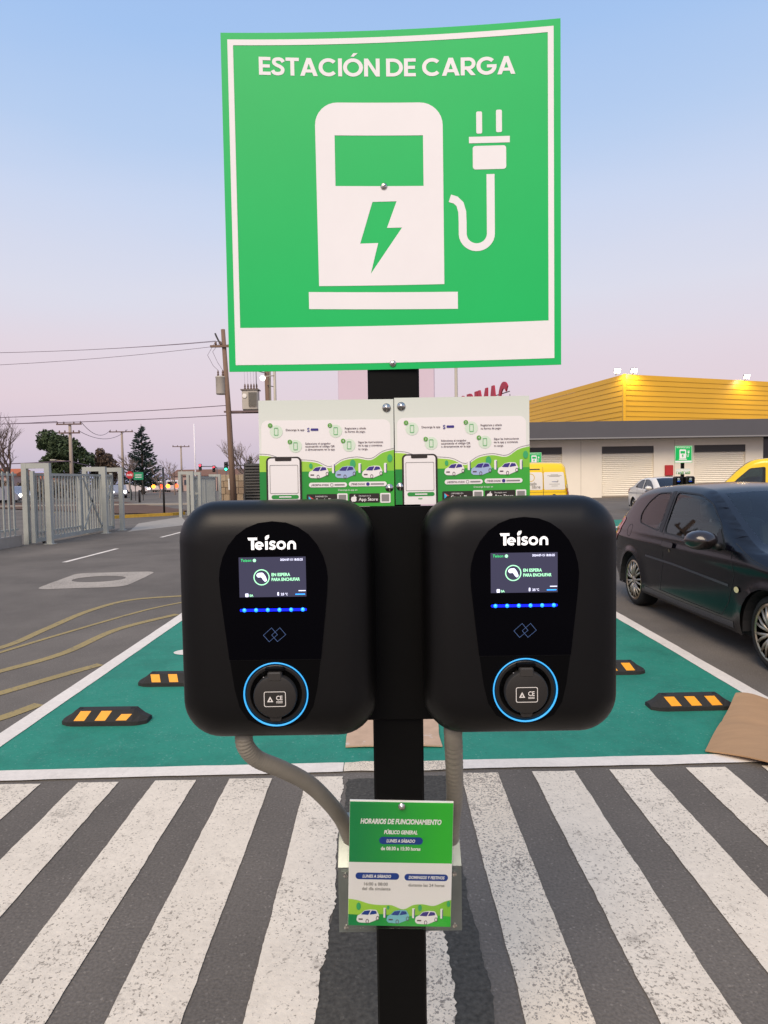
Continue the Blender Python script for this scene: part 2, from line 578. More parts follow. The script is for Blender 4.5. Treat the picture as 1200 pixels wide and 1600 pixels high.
# ---- heavy geometric capitals for the big sign, each glyph = (width, list of pieces; a piece = list of loops)
_S = lambda pts, w: [stroke(pts, w)]
def _tuples(v): return [(p.x, p.y) for p in v]
_ring = lambda cx, cy, r_, w: [circ(cx, cy, r_ + w / 2, 40), circ(cx, cy, r_ - w / 2, 36)]
GLYPH = {
    'E': (0.60, [[rect(0, 0, .2, 1)], [rect(.2, 0, .6, .185)], [rect(.2, .41, .56, .59)], [rect(.2, .815, .6, 1)]]),
    'T': (0.68, [[rect(0, .815, .68, 1)], [rect(.24, 0, .44, .815)]]),
    'I': (0.20, [[rect(0, 0, .2, 1)]]),
    'N': (0.80, [[rect(0, 0, .2, 1)], [rect(.6, 0, .8, 1)], [[(.2, 1), (.2, .66), (.6, 0), (.6, .34)]]]),
    'D': (0.86, [[[(0, 0), (.36, 0)] + arc(.36, .5, .5, -90, 90, 16) + [(0, 1)], [(.2, .19), (.36, .19)] + arc(.36, .5, .31, -90, 90, 14) + [(.2, .81)]]]),
    'A': (0.90, [[[(0, 0), (.34, 1), (.56, 1), (.90, 0), (.68, 0), (.615, .19), (.285, .19), (.22, 0)], [(.345, .36), (.555, .36), (.45, .69)]]]),
    'C': (0.94, [_S(arc(.50, .5, .405, 42, 318, 30), .2)]),
    'G': (0.98, [_S(arc(.50, .5, .405, 42, 350, 32), .2), [rect(.52, .405, 1.0, .575)]]),
    'M': (1.0, [[rect(0, 0, .2, 1)], [rect(.8, 0, 1.0, 1)], [[(.2, 1), (.2, .64), (.5, .16), (.8, .64), (.8, 1), (.5, .52)]]]),
    'O': (1.02, [_ring(.51, .5, .41, .2)]),
    'Ó': (1.02, [_ring(.51, .5, .41, .2), [[(.40, 1.10), (.55, 1.10), (.76, 1.30), (.54, 1.30)]]]),
    'R': (0.74, [[rect(0, 0, .2, 1)], _S([(.2, .905), (.38, .905)] + arc(.40, .655, .25, 88, -88, 14) + [(.38, .405), (.2, .405)], .19), [[(.28, .31), (.50, .33), (.75, 0), (.51, 0)]]]),
    'S': (0.66, [_S(_tuples(catmull([(.60, .74), (.50, .87), (.33, .905), (.16, .85), (.12, .70), (.24, .575), (.42, .49), (.55, .36), (.52, .17), (.33, .09), (.13, .13), (.04, .27)], 5)), .19)]),
}
def word(P, tx, x, base, width, cap, m, layer, gap=0.055, space=0.27):
    """set a word in the heavy capitals on a Print; x = left edge, base = baseline, cap = capital height (picture units, y down)"""
    tot = sum((space if c == ' ' else GLYPH[c][0] + gap) for c in tx) - gap
    k = width / tot
    out = None
    for c in tx:
        if c == ' ':
            x += space * k; continue
        w, pieces = GLYPH[c]
        for i, loops in enumerate(pieces):
            P.shape('lettering', [[(x + u * k, base - v * cap) for u, v in l] for l in loops], m, layer + i * 0.05)
        x += (w + gap) * k

asph_m = asphalt('asphalt', '69625a', 0.28, 0.26)
patch_m = asphalt('fresh_asphalt', '47443e', 0.14, 0.42, 0.7)
white_paint = road_paint('white_road_paint', 'e4d7c3', '857b6e', 0.57, 0.575, 100, patchy=0.6)
worn_paint = road_paint('worn_white_road_paint', 'e8d8c0', '7a7167', 0.55, 0.52, 120, patchy=0.75)
line_paint = road_paint('bay_line_paint', 'e9dfd2', '8f867c', 0.66, 0.68)
faded_paint = road_paint('faded_white_paint', 'b5aa9c', '80786e', 0.54, 0.52, 60)
yellow_paint = road_paint('faded_yellow_paint', 'a38f5e', '746c5e', 0.50, 0.60, 40)
green_paint = road_paint('green_bay_paint', '2c8b74', '6f9f90', 0.58, 0.63, 60, stains='1d5a4c')
soil_m = mat('soil', '5c4231', 0.95, var=0.35, vscale=1.5, bump=0.6, bscale=9)
conc_m = mat('concrete', '9b948a', 0.9, var=0.14, vscale=3, bump=0.3, bscale=40)
kerb_yellow = mat('kerb_yellow', 'c09a3a', 0.85, var=0.25, vscale=4)
black_metal = mat('black_powder_coat', '070707', 0.5, var=0.25, vscale=6, bump=0.02, bscale=500, spec=0.14)
galv = mat('galvanised_steel', '8f9692', 0.38, 0.8, var=0.16, vscale=9)
steel = mat('screw_steel', 'c9c6c0', 0.25, 1.0)
gate_paint = mat('gate_grey_paint', 'a6a9a2', 0.55, var=0.12, vscale=3, c2='8a7460', thr=(0.66, 5, 0.06))

# ================================================================== GROUND AND MARKINGS
def sheet(name, pts, z, m, parent=None, kind=None):
    me = outline_mesh([pts])
    place(me, lambda u, v: (u, v, z))
    bm = bmesh.new(); bm.from_mesh(me)
    for f in bm.faces:
        if f.normal.z < 0: f.normal_flip()
    bm.to_mesh(me); bm.free()
    o = link(name, me, m, parent)
    return tag(o, kind=kind)

def ragged(pts, step=0.06, amp=0.004, seed=0, only=None):
    rg = random.Random(seed)
    out = []
    n = len(pts)
    for i in range(n):
        a = Vector(pts[i]); b = Vector(pts[(i + 1) % n])
        k = max(1, int((b - a).length / step))
        nn = Vector((-(b - a).y, (b - a).x)).normalized()
        am = amp if only is None or i in only else 0.0015
        drift = 0.0
        for j in range(k):
            drift = drift * 0.8 + rg.gauss(0, 0.45) * am
            p = a.lerp(b, j / k) + (nn * (drift + rg.gauss(0, 0.22) * am) if j else Vector((0, 0)))
            out.append((p.x, p.y))
    return out

ground = MB().add([(-900, -40, 0), (900, -40, 0), (900, 3000, 0), (-900, 3000, 0)], [(0, 1, 2, 3)]).build('asphalt_ground', asph_m)
tag(ground, 'grey asphalt car park surface running under everything', 'ground', kind='structure')

bay = sheet('parking_bay_surface', [(-2.33, 3.42), (2.57, 3.52), (2.57, 8.3), (-2.33, 8.3)], 0.004, green_paint)
tag(bay, 'green painted double parking bay behind the charger post', 'parking bay', kind='structure')
sheet('bay_front_line', ragged([(-2.42, 3.338), (-0.24, 3.395), (-0.24, 3.505), (-2.42, 3.463)], 0.07, 0.003, 1), 0.008, line_paint, bay)
sheet('bay_front_line', ragged([(-0.235, 3.397), (0.33, 3.405), (0.33, 3.512), (-0.235, 3.504)], 0.05, 0.006, 2), 0.008, worn_paint, bay)
sheet('bay_front_line', ragged([(0.335, 3.405), (2.66, 3.45), (2.66, 3.56), (0.335, 3.512)], 0.07, 0.003, 3), 0.008, line_paint, bay)
sheet('bay_side_line', ragged([(-2.42, 3.468), (-2.29, 3.468), (-2.29, 8.4), (-2.42, 8.4)], 0.12, 0.003, 4), 0.008, line_paint, bay)
sheet('bay_side_line', ragged([(2.52, 3.563), (2.64, 3.563), (2.64, 8.4), (2.52, 8.4)], 0.12, 0.003, 5), 0.008, line_paint, bay)
sheet('bay_back_line', ragged([(-2.288, 8.3), (2.518, 8.3), (2.518, 8.4), (-2.288, 8.4)], 0.12, 0.003, 6), 0.008, line_paint, bay)
sheet('painted_symbol', circ(-1.80, 5.90, 0.14, 24, 0.10), 0.008, line_paint, bay)

patch = sheet('fresh_asphalt_patch', ragged([(-0.235, 0.2), (0.285, 0.2), (0.30, 1.7), (0.288, 2.3), (0.30, 3.34), (-0.21, 3.32), (-0.20, 2.7), (-0.212, 2.2), (-0.225, 1.8)], 0.02, 0.006, 8), 0.002, patch_m, ground)
xs = [(-2.40, -2.20), (-2.01, -1.80), (-1.611, -1.40), (-1.213, -1.0), (-0.828, -0.605), (-0.425, -0.215), (0.0, 0.187),
      (0.382, 0.578), (0.760, 0.985), (1.170, 1.382), (1.578, 1.788), (1.985, 2.195), (2.39, 2.60)]
for i, (a, b) in enumerate(xs):
    y1 = 3.305 + 0.021 * (a + 2.4)
    m_ = worn_paint if i in (6, 7) else white_paint
    if i == 5:      # right edge broken away beside the trench
        sh = ragged([(a, 0.2), (b - 0.01, 0.2), (b - 0.005, 1.8), (b + 0.01, 2.4), (b - 0.01, 2.75), (b - 0.02, y1), (a, y1)], 0.012, 0.006, 40 + i, (1, 2, 3, 4))
    elif i == 6:
        sh = ragged([(a, 0.2), (b, 0.2), (b, 2.18), (a, 2.2)], 0.012, 0.007, 40 + i)
    else:
        sh = ragged([(a, 0.2), (b, 0.2), (b, y1), (a, y1)], 0.03, 0.002, 40 + i)
    sheet('crosswalk_stripe', sh, 0.0045, m_, ground)
# lane markings to the left
for y0, y1 in ((13.0, 15.6), (18.7, 21.2), (24.5, 27), (30, 32.5), (36, 38.5)):
    sheet('lane_dash', ragged([(-6.47, y0), (-6.36, y0), (-6.36, y1), (-6.47, y1)], 0.3, 0.006, int(y0)), 0.004, line_paint, ground)
dm = [(-5.22, 9.62), (-3.93, 9.78), (-4.02, 11.45), (-5.38, 11.36)]
me = outline_mesh([ragged(round_poly(dm, 0.25), 0.1, 0.01, 3), circ(-4.68, 10.62, 0.42, 24, 0.34)])
place(me, lambda u, v: (u, v, 0.004))
link('painted_diamond', me, faded_paint, ground)
sheet('lane_dash', ragged([(-5.9, 8.05), (-5.45, 8.2), (-5.45, 8.28), (-5.9, 8.14)], 0.08, 0.01, 2), 0.004, faded_paint, ground)
ycurves = [[(-4.2, 5.3), (-3.7, 6.15), (-3.66, 6.95), (-3.64, 7.9), (-3.42, 8.62), (-2.85, 8.88), (-2.4, 8.95)],
           [(-3.62, 5.9), (-3.36, 6.75), (-2.93, 7.95), (-2.5, 8.6)],
           [(-3.4, 5.1), (-3.22, 5.4), (-2.97, 5.95), (-2.86, 6.9), (-2.46, 7.65)],
           [(-3.0, 4.62), (-2.88, 4.82), (-2.66, 5.22), (-2.46, 5.55)],
           [(-2.75, 4.05), (-2.57, 4.3), (-2.46, 4.55)]]
for i, yc in enumerate(ycurves):
    pts = [(p.x, p.y) for p in catmull(yc, 8)]
    sheet('yellow_hatch_line', ragged(stroke(pts, 0.10 if i != 1 else 0.06), 0.08, 0.0015, 70 + i), 0.004, yellow_paint, ground)

# the street beyond the gates
soil = sheet('soil_verge', ragged([(-22.5, 56), (-10.8, 36), (-10.2, 32.2), (-14, 33.5), (-28, 46), (-36, 56)], 0.8, 0.15, 9), 0.05, soil_m)
tag(soil, 'bare brown soil verge beyond the entrance', 'soil', kind='structure')
kb = MB()
kpts = [(-12.1, 29.2), (-11.9, 29.6), (-10.1, 31.2), (-9.75, 32.0)]
for a, b in zip(kpts[:-1], kpts[1:]):
    d = Vector((b[0] - a[0], b[1] - a[1])); nrm = Vector((-d.y, d.x)).normalized() * 0.18
    kb.add([(a[0], a[1], 0), (b[0], b[1], 0), (b[0] + nrm.x, b[1] + nrm.y, 0), (a[0] + nrm.x, a[1] + nrm.y, 0),
            (a[0], a[1], 0.14), (b[0], b[1], 0.14), (b[0] + nrm.x, b[1] + nrm.y, 0.14), (a[0] + nrm.x, a[1] + nrm.y, 0.14)],
           [(0, 1, 5, 4), (1, 2, 6, 5), (2, 3, 7, 6), (3, 0, 4, 7), (4, 5, 6, 7)])
tag(kb.build('yellow_kerb', kerb_yellow), 'yellow painted kerb edging the soil verge', 'kerb', kind='structure')
tag(sheet('concrete_apron', ragged([(-8.3, 21.0), (-7.3, 24.2), (-9.3, 30), (-9.6, 25.5)], 0.4, 0.03, 4), 0.004, conc_m), 'pale concrete strip across the gateway', 'pavement', kind='structure')
side = MB().box(-120, -9.6, 46.5, 47.3, 0, 0.12).build('far_pavement', conc_m)
tag(side, 'pale pavement along the far street', 'pavement', kind='structure')

# distant mountains, very low on the horizon
def ridge(name, y, x0, x1, hmax, c, seed, label):
    rg = random.Random(seed)
    n = 140
    mbv, mbf = [], []
    ph = [rg.uniform(0, 6.28) for _ in range(6)]
    for i in range(n + 1):
        u = i / n
        h = 0.55 + 0.22 * math.sin(5 * u + ph[0]) + 0.14 * math.sin(13 * u + ph[1]) + 0.08 * math.sin(31 * u + ph[2]) + 0.05 * math.sin(71 * u + ph[3]) + rg.uniform(-0.015, 0.015)
        x = x0 + (x1 - x0) * u
        mbv += [(x, y - 250, 0), (x, y, max(h, 0.1) * hmax), (x, y + 500, 0)]
    for i in range(n):
        mbf += [(3 * i, 3 * i + 3, 3 * i + 4, 3 * i + 1), (3 * i + 1, 3 * i + 4, 3 * i + 5, 3 * i + 2)]
    o = MB().add(mbv, mbf).build(name, c, smooth=True)
    return tag(o, label, 'mountains', kind='structure')
ridge('mountains', 2600, -2600, 1900, 100, mat('hazy_snow_range', 'b3b5cf', 1.0, var=0.12, vscale=0.004, spec=0.0), 5, 'faint pale snowy mountains on the horizon')  # pale bluish base colour has the distance haze mixed in

# ================================================================== CHARGING STATION
post_y = 1.275
def build_post(loc, label, top=2.30):
    t = empty('charger_post', loc, 0, label, 'post', 'charging station posts')
    MB().box(-0.05, 0.05, 0, 0.10, 0.012, top, bev=0.004).build('tube', black_metal, t)
    MB().box(-0.03, 0.03, 0.02, 0.08, top, top + 0.003).build('end_cap', black_metal, t)
    MB().box(-0.205, 0.205, -0.012, -0.0005, 1.078, 1.499, bev=0.002).build('mounting_plate', black_metal, t)
    MB().box(-0.11, 0.11, -0.06, 0.16, 0.0085, 0.020).build('base_plate', black_metal, t)
    for sx in (-0.085, 0.085):
        for sy in (-0.035, 0.135):
            MB().lathe([(0.012, 0.020), (0.012, 0.032), (0.0, 0.034)], n=6, c=(sx, sy, 0)).build('anchor_bolt', steel, t)
    return t
post = build_post((0.022, post_y, 0), 'black square steel post carrying the big green sign in the foreground')

# ---- big sign ------------------------------------------------------
sign_green = mat('sign_green', '08be60', 0.46, var=0.05, vscale=2.2, spec=0.3)
sign_white = mat('sign_white', 'f1eff0', 0.5, var=0.03, vscale=5, spec=0.25)
back_grey = mat('board_back_grey', 'b9b9b6', 0.6)
SW, SH = 0.632, 0.631
def sign_bend(u, v):
    k = u / 0.33
    return 0.013 * k + 0.013 * k * k
def build_sign(loc, label):
    t = empty('charging_station_sign', loc, 0, label, 'sign', 'green charging signs')
    cuts = [-SW / 2 + SW * i / 24 for i in range(1, 24)]
    def zs(x, y):
        v0 = (y - 69) / 1120
        slope = -0.041 + 0.018 * v0 + 0.004
        y = y - slope * (x - 595)
        return ((x - 595) / 1104 * SW, (0.5 - (y - 69) / 1120) * SH)
    ident = lambda x, y: (x, y)
    # board: bent sheet with thickness
    nb = 24
    vs, fs = [], []
    for i in range(nb + 1):
        u = -SW / 2 + SW * i / nb
        for j in range(5):
            v = -SH / 2 + SH * j / 4
            vs.append((u, -sign_bend(u, v), v))
    nn = len(vs)
    vs += [(x, y + 0.002, z) for x, y, z in vs]
    for i in range(nb):
        for j in range(4):
            q = (i * 5 + j, i * 5 + 5 + j, i * 5 + 6 + j, i * 5 + j + 1)
            fs += [q, tuple(k + nn for k in q[::-1])]
    edge = [i * 5 for i in range(nb + 1)] + [nb * 5 + j for j in range(1, 5)] + [i * 5 + 4 for i in range(nb - 1, -1, -1)] + [j for j in range(3, 0, -1)]
    for a, b in zip(edge, edge[1:] + edge[:1]):
        fs.append((a, a + nn, b + nn, b))
    MB().add(vs, fs).build('board', sign_green, t, smooth=False)
    P = Print(t, ident, 0.0, sign_bend, cuts)
    a, b = SW / 2, SH / 2
    g, w = 0.0125, 0.0105
    P.shape('border', [rect(-a + g, -b + g, a - g, b - g), rect(-a + g + w, -b + g + w + 0.060, a - g - w, b - g - w)], sign_white)
    P.f = zs
    word(P, 'ESTACIÓN DE CARGA', 166, 220, 838, 58, sign_white, 1)
    x0, x1, y0, y1 = 347, 768, 305, 906
    body = [(x0 + 3, y1 + 4), (x0, y0 + 75)] + arc(x0 + 75, y0 + 75, 75, 180, 270, 8)[1:] + arc(x1 - 75, y0 + 75, 75, 270, 360, 8) + [(x1, y1 - 2)]
    P.shape('pump_symbol', [body, rect(411, 412, 703, 578),
                            [(533, 630), (613, 628), (580, 716), (630, 715), (524, 868), (550, 766), (490, 768)]], sign_white)
    P.shape('pump_base_symbol', [rect(315, 930, 812, 987)], sign_white)
    P.shape('plug_prong_symbol', [rrect(877, 338, 896, 410, 5)], sign_white)
    P.shape('plug_prong_symbol', [rrect(941, 334, 960, 407, 5)], sign_white)
    P.shape('plug_collar_symbol', [rect(853, 420, 985, 441)], sign_white)
    P.shape('plug_symbol', [rrect(865, 450, 973, 527, 9)], sign_white)
    cord = [(922, 543), (922, 640), (922, 738)] + [(876 + 46 * math.cos(R(q)), 738 + 45 * math.sin(R(q))) for q in range(10, 181, 12)] + [(830, 700), (829, 665), (822, 640), (808, 626), (789, 620)]
    P.shape('cord_symbol', [stroke(cord, 26)], sign_white)
    for zx, zy in ((572, 579), (593, 1170)):
        u, v = zs(zx, zy)
        s_ = MB().lathe([(0.0065, 0), (0.0065, -0.001), (0.0045, -0.0025), (0.0, -0.003)], 'y', 16, (u, -sign_bend(u, v) - 0.0005, v)).build('screw', steel, t, True)
        MB().box(u - 0.003, u + 0.003, -sign_bend(u, v) - 0.0045, -sign_bend(u, v) - 0.003, v - 0.0006, v + 0.0006).build('slot', black_metal, s_)
    return t
sign = build_sign((0.0225, 1.268, 2.078), 'large green and white pump sign at the top of the foreground post')

py_ = empty('pylon_sign', (0.13, 20.0, 0), 0, 'blank pale pylon panel rising behind the posters', 'pylon')
pyl_m = mat('pylon_pale_pink', 'd9c6d2', 0.6, var=0.03, vscale=0.8)
MB().box(-1.47, 1.47, 0, 0.35, 0.4, 6.4, bev=0.03).build('panel', pyl_m, py_)
MB().box(-1.2, 1.2, 0.05, 0.30, 0.0, 0.399).build('plinth', mat('pylon_plinth', '6a6660', 0.8), py_)

# ---- instruction posters -------------------------------------------
pw = lambda n, c, **k: mat(n, c, 0.4, **k)
p_pale = gradient_mat('poster_top', 'eceee8', 'd9e0d6', 2, -0.02, 0.1)
p_white = pw('poster_white', 'f2efee')
p_lime = gradient_mat('poster_lime', 'a9d94a', '86c93e', 0, -0.1, 0.1)
p_green = gradient_mat('poster_green', '1f8a3c', '3fae3c', 0, -0.12, 0.1)
p_gpill = pw('poster_green_pill', '2f9440')
p_tree = pw('poster_tree', '3fae6a')
p_dark = pw('poster_dark', '2b2420')
p_text = pw('poster_text', '5d4a52')
p_purp = pw('poster_purple', '3b2f86')
p_icon = pw('poster_icon_disc', 'd9ead6')
p_iconline = pw('poster_icon_line', '7fbf86')
p_num = pw('poster_number_disc', '5fa53f')
p_blue = pw('poster_pale_blue', 'a9bce0')
p_grey = pw('poster_grey', '8c8a88')
p_navy = pw('hours_navy', '1d3f8f')
p_teal = pw('hours_teal', '7ec3cf')
p_cyan = pw('badge_cyan', '3cc0e0')
p_red = pw('badge_red', 'e0483c')

def print_car(P, cx, cy, s, bodym, glassm, layer):
    """little three-quarter car drawing; cx, cy = its centre in picture units, s = length"""
    q = lambda pts: [(cx + x * s, cy + y * s) for x, y in pts]
    P.shape('printed_car', [round_poly(q([(-0.5, 0.18), (-0.46, -0.02), (-0.30, -0.10), (-0.16, -0.25), (0.10, -0.30), (0.38, -0.28), (0.5, -0.05), (0.48, 0.12), (0.05, 0.30), (-0.40, 0.28)]), 0.05 * s, 3)], bodym, layer)
    P.shape('printed_car_window', [round_poly(q([(-0.30, -0.08), (-0.15, -0.235), (0.12, -0.27), (0.02, -0.06)]), 0.03 * s, 3)], glassm, layer + 1)
    P.shape('printed_car_window', [round_poly(q([(0.07, -0.07), (0.17, -0.26), (0.36, -0.24), (0.40, -0.12)]), 0.03 * s, 3)], glassm, layer + 1)
    for wx, wy in ((-0.02, 0.22), (0.43, 0.08)):
        P.shape('printed_car_wheel', [circ(cx + wx * s, cy + wy * s, 0.07 * s, 14, 0.10 * s), circ(cx + wx * s, cy + wy * s, 0.045 * s, 12, 0.07 * s)], p_text, layer + 1)
    P.shape('printed_car_grille', [rect(*q([(-0.40, 0.10)])[0], *q([(-0.22, 0.16)])[0])], p_text, layer + 1)

def print_charger(P, cx, y0, y1, w, layer):
    P.shape('printed_charger', [rrect(cx - w / 2, y0, cx + w / 2, y1, w * 0.25, 3)], p_white, layer)
    P.shape('printed_charger_side', [rect(cx + w * 0.25, y0 + w * 0.3, cx + w / 2, y1)], p_purp, layer + 1)

def build_poster(loc, label, rot=0.0):
    t = empty('instruction_poster', loc, 0, label, 'poster', 'charging instruction posters')
    t.rotation_euler = (0, rot, 0)
    W, Hh = 0.261, 0.2065
    MB().box(-W / 2, W / 2, 0, 0.0025, -Hh / 2, Hh / 2).build('board', p_pale, t)
    f = lambda x, y: ((x - 604) / 1148 * W, (480 - y) / 910 * Hh)
    P = Print(t, f, 0.0)
    P.shape('white_field', [rrect(50, 195, 1150, 650, 60)], p_white, 1)
    hill = [(30, 640), (30, 492), (120, 500), (250, 540), (400, 545), (520, 560), (630, 605), (740, 545), (860, 525), (980, 540), (1080, 480), (1178, 455), (1178, 640)]
    hp = [(p.x, p.y) for p in catmull(hill[1:-1], 5)]
    P.shape('hill_line', [stroke([(x, y - 14) for x, y in hp], 4)], p_grey, 2)
    P.shape('hills', [[(30, 640)] + hp + [(1178, 640)]], p_lime, 2)
    P.shape('meadow', [rect(30, 632, 1178, 934)], p_green, 3)
    for tx, ty, r_ in ((468, 585, 15), (826, 570, 24), (1142, 525, 22)):
        P.shape('printed_tree', [circ(tx, ty, r_, 16, r_ * 1.5)], p_tree, 4)
    for cx in (660, 886, 1104):
        print_charger(P, cx, 566, 648, 24, 4)
    print_car(P, 533, 640, 172, p_white, p_purp, 5)
    print_car(P, 762, 640, 176, p_blue, p_purp, 5)
    print_car(P, 990, 640, 176, p_white, p_purp, 5)
    for (cx, cy, dx, dy, n) in ((178, 290, 128, 237, 1), (684, 290, 636, 242, 2), (340, 415, 293, 378, 3), (797, 412, 746, 374, 4)):
        P.shape('icon_disc', [circ(cx, cy, 55, 24)], p_icon, 2)
        P.shape('icon', [rrect(cx - 18, cy - 34, cx + 18, cy + 34, 6), rrect(cx - 13, cy - 26, cx + 13, cy + 26, 3)], p_iconline, 3)
        P.shape('number_disc', [circ(dx, dy, 19, 18)], p_num, 4)
        P.text('number', str(n), dx, dy + 10, p_white, 5, xh=20)
    T = lambda s_, x, y, w, h=17, m=p_text: P.text('lettering', s_, x, y, m, 3, align='LEFT', xw=w, xh=h, off=0.012)
    T('Descarga la app', 260, 284, 158)
    P.text('lettering', 'S', 452, 294, p_purp, 3, xh=34, off=0.02)
    P.shape('logo_wordmark', [rrect(472, 266, 536, 285, 5)], p_purp, 3)
    T('Regístrate y añade', 762, 276, 180); T('tu forma de pago.', 762, 304, 176)
    T('Selecciona el cargador', 424, 402, 216); T('escaneando el código QR', 424, 426, 250); T('o directamente en la app', 424, 452, 250)
    T('Sigue las instrucciones', 874, 394, 212); T('de la app y comienza', 874, 422, 204); T('tu carga.', 874, 452, 82)
    # phone, its screen left blank
    P.shape('phone_outline', [[(88, 934)] + arc(128, 545, 40, 180, 270, 6) + arc(350, 545, 40, 270, 360, 6) + [(390, 934)]], p_dark, 6)
    P.shape('phone_screen', [[(103, 934)] + arc(131, 545, 27, 180, 270, 6) + arc(346, 545, 27, 270, 360, 6) + [(374, 934)]], p_white, 7)
    P.shape('phone_notch', [rrect(165, 510, 305, 541, 10)], p_dark, 8)
    P.shape('phone_code_frame', [rrect(118, 574, 360, 818, 8), rrect(122, 578, 356, 814, 8)], p_grey, 8)
    P.shape('phone_button', [rrect(130, 830, 362, 864, 17)], p_gpill, 8)
    P.shape('phone_button_text', [rrect(195, 842, 300, 852, 4)], p_white, 9)
    P.shape('phone_caption', [rrect(222, 880, 258, 890, 4)], p_iconline, 8)
    P.shape('contact_pill', [rrect(450, 728, 775, 768, 20)], p_white, 5)
    P.shape('contact_pill', [rrect(790, 724, 1114, 764, 20)], p_white, 5)
    P.text('lettering', '¿NECESITAS AYUDA?', 545, 756, p_text, 6, xw=150, xh=16, off=0.02)
    P.shape('contact_icon', [circ(645, 748, 14, 16), circ(645, 748, 10, 16)], p_grey, 6)
    P.shape('contact_number', [rrect(668, 742, 755, 754, 4)], p_grey, 6)
    P.text('lettering', '¿TIENES DUDAS?', 868, 752, p_text, 6, xw=120, xh=16, off=0.02)
    P.shape('contact_icon', [circ(953, 744, 15, 16)], p_purp, 6)
    P.shape('contact_number', [rrect(976, 738, 1092, 750, 4)], p_grey, 6)
    P.text('lettering', 'Descarga la app en', 780, 800, p_white, 5, xw=164, xh=15)
    P.shape('store_badge', [rrect(428, 826, 688, 902, 10)], p_dark, 5)
    P.shape('store_badge', [rrect(792, 824, 1052, 902, 10)], p_dark, 5)
    P.shape('play_icon', [[(446, 842), (446, 890), (470, 866)]], p_cyan, 6)
    P.shape('play_icon', [[(447, 841), (490, 866), (472, 868)]], p_red, 6)
    P.shape('apple_icon', [round_poly([(830, 852), (842, 846), (856, 856), (852, 870), (856, 882), (842, 896), (830, 892), (818, 896), (806, 876), (812, 854)], 9), ], p_white, 6)
    P.shape('apple_leaf', [[(831, 849), (834, 838), (843, 834), (841, 844)]], p_white, 6)
    P.text('lettering', 'DISPONIBLE EN', 505, 852, p_white, 6, align='LEFT', xw=100, xh=12)
    P.text('lettering', 'Google Play', 502, 890, p_white, 6, align='LEFT', xw=166, xh=27, off=0.015)
    P.text('lettering', 'Descárgalo en el', 875, 850, p_white, 6, align='LEFT', xw=100, xh=12)
    P.text('lettering', 'App Store', 873, 887, p_white, 6, align='LEFT', xw=164, xh=27, off=0.015)
    for cx in (735, 1102):
        P.shape('code_frame', [rrect(cx - 45, 822, cx + 43, 906, 10), rrect(cx - 34, 834, cx + 32, 895, 4)], p_white, 5)
        P.shape('code_field', [rrect(cx - 34, 834, cx + 32, 895, 4)], p_grey, 5)
    return t
def screw(parent, x, z, r_=0.0062, y=-0.0005):
    MB().lathe([(r_ + 0.002, y), (r_ + 0.002, y - 0.0012), (r_, y - 0.0014), (r_ * 0.8, y - 0.004), (0.0, y - 0.005)], 'y', 16, (x, 0, z)).build('screw', steel, parent, True)
pos1 = build_poster((-0.1095, 1.270, 1.603), 'left instruction poster, above the left charger', 0.004)
pos2 = build_poster((0.1535, 1.270, 1.605), 'right instruction poster, above the right charger', -0.002)
for t_, sx in ((pos1, 1), (pos2, -1)):
    screw(t_, sx * 0.117, 0.087); screw(t_, sx * 0.121, -0.068)

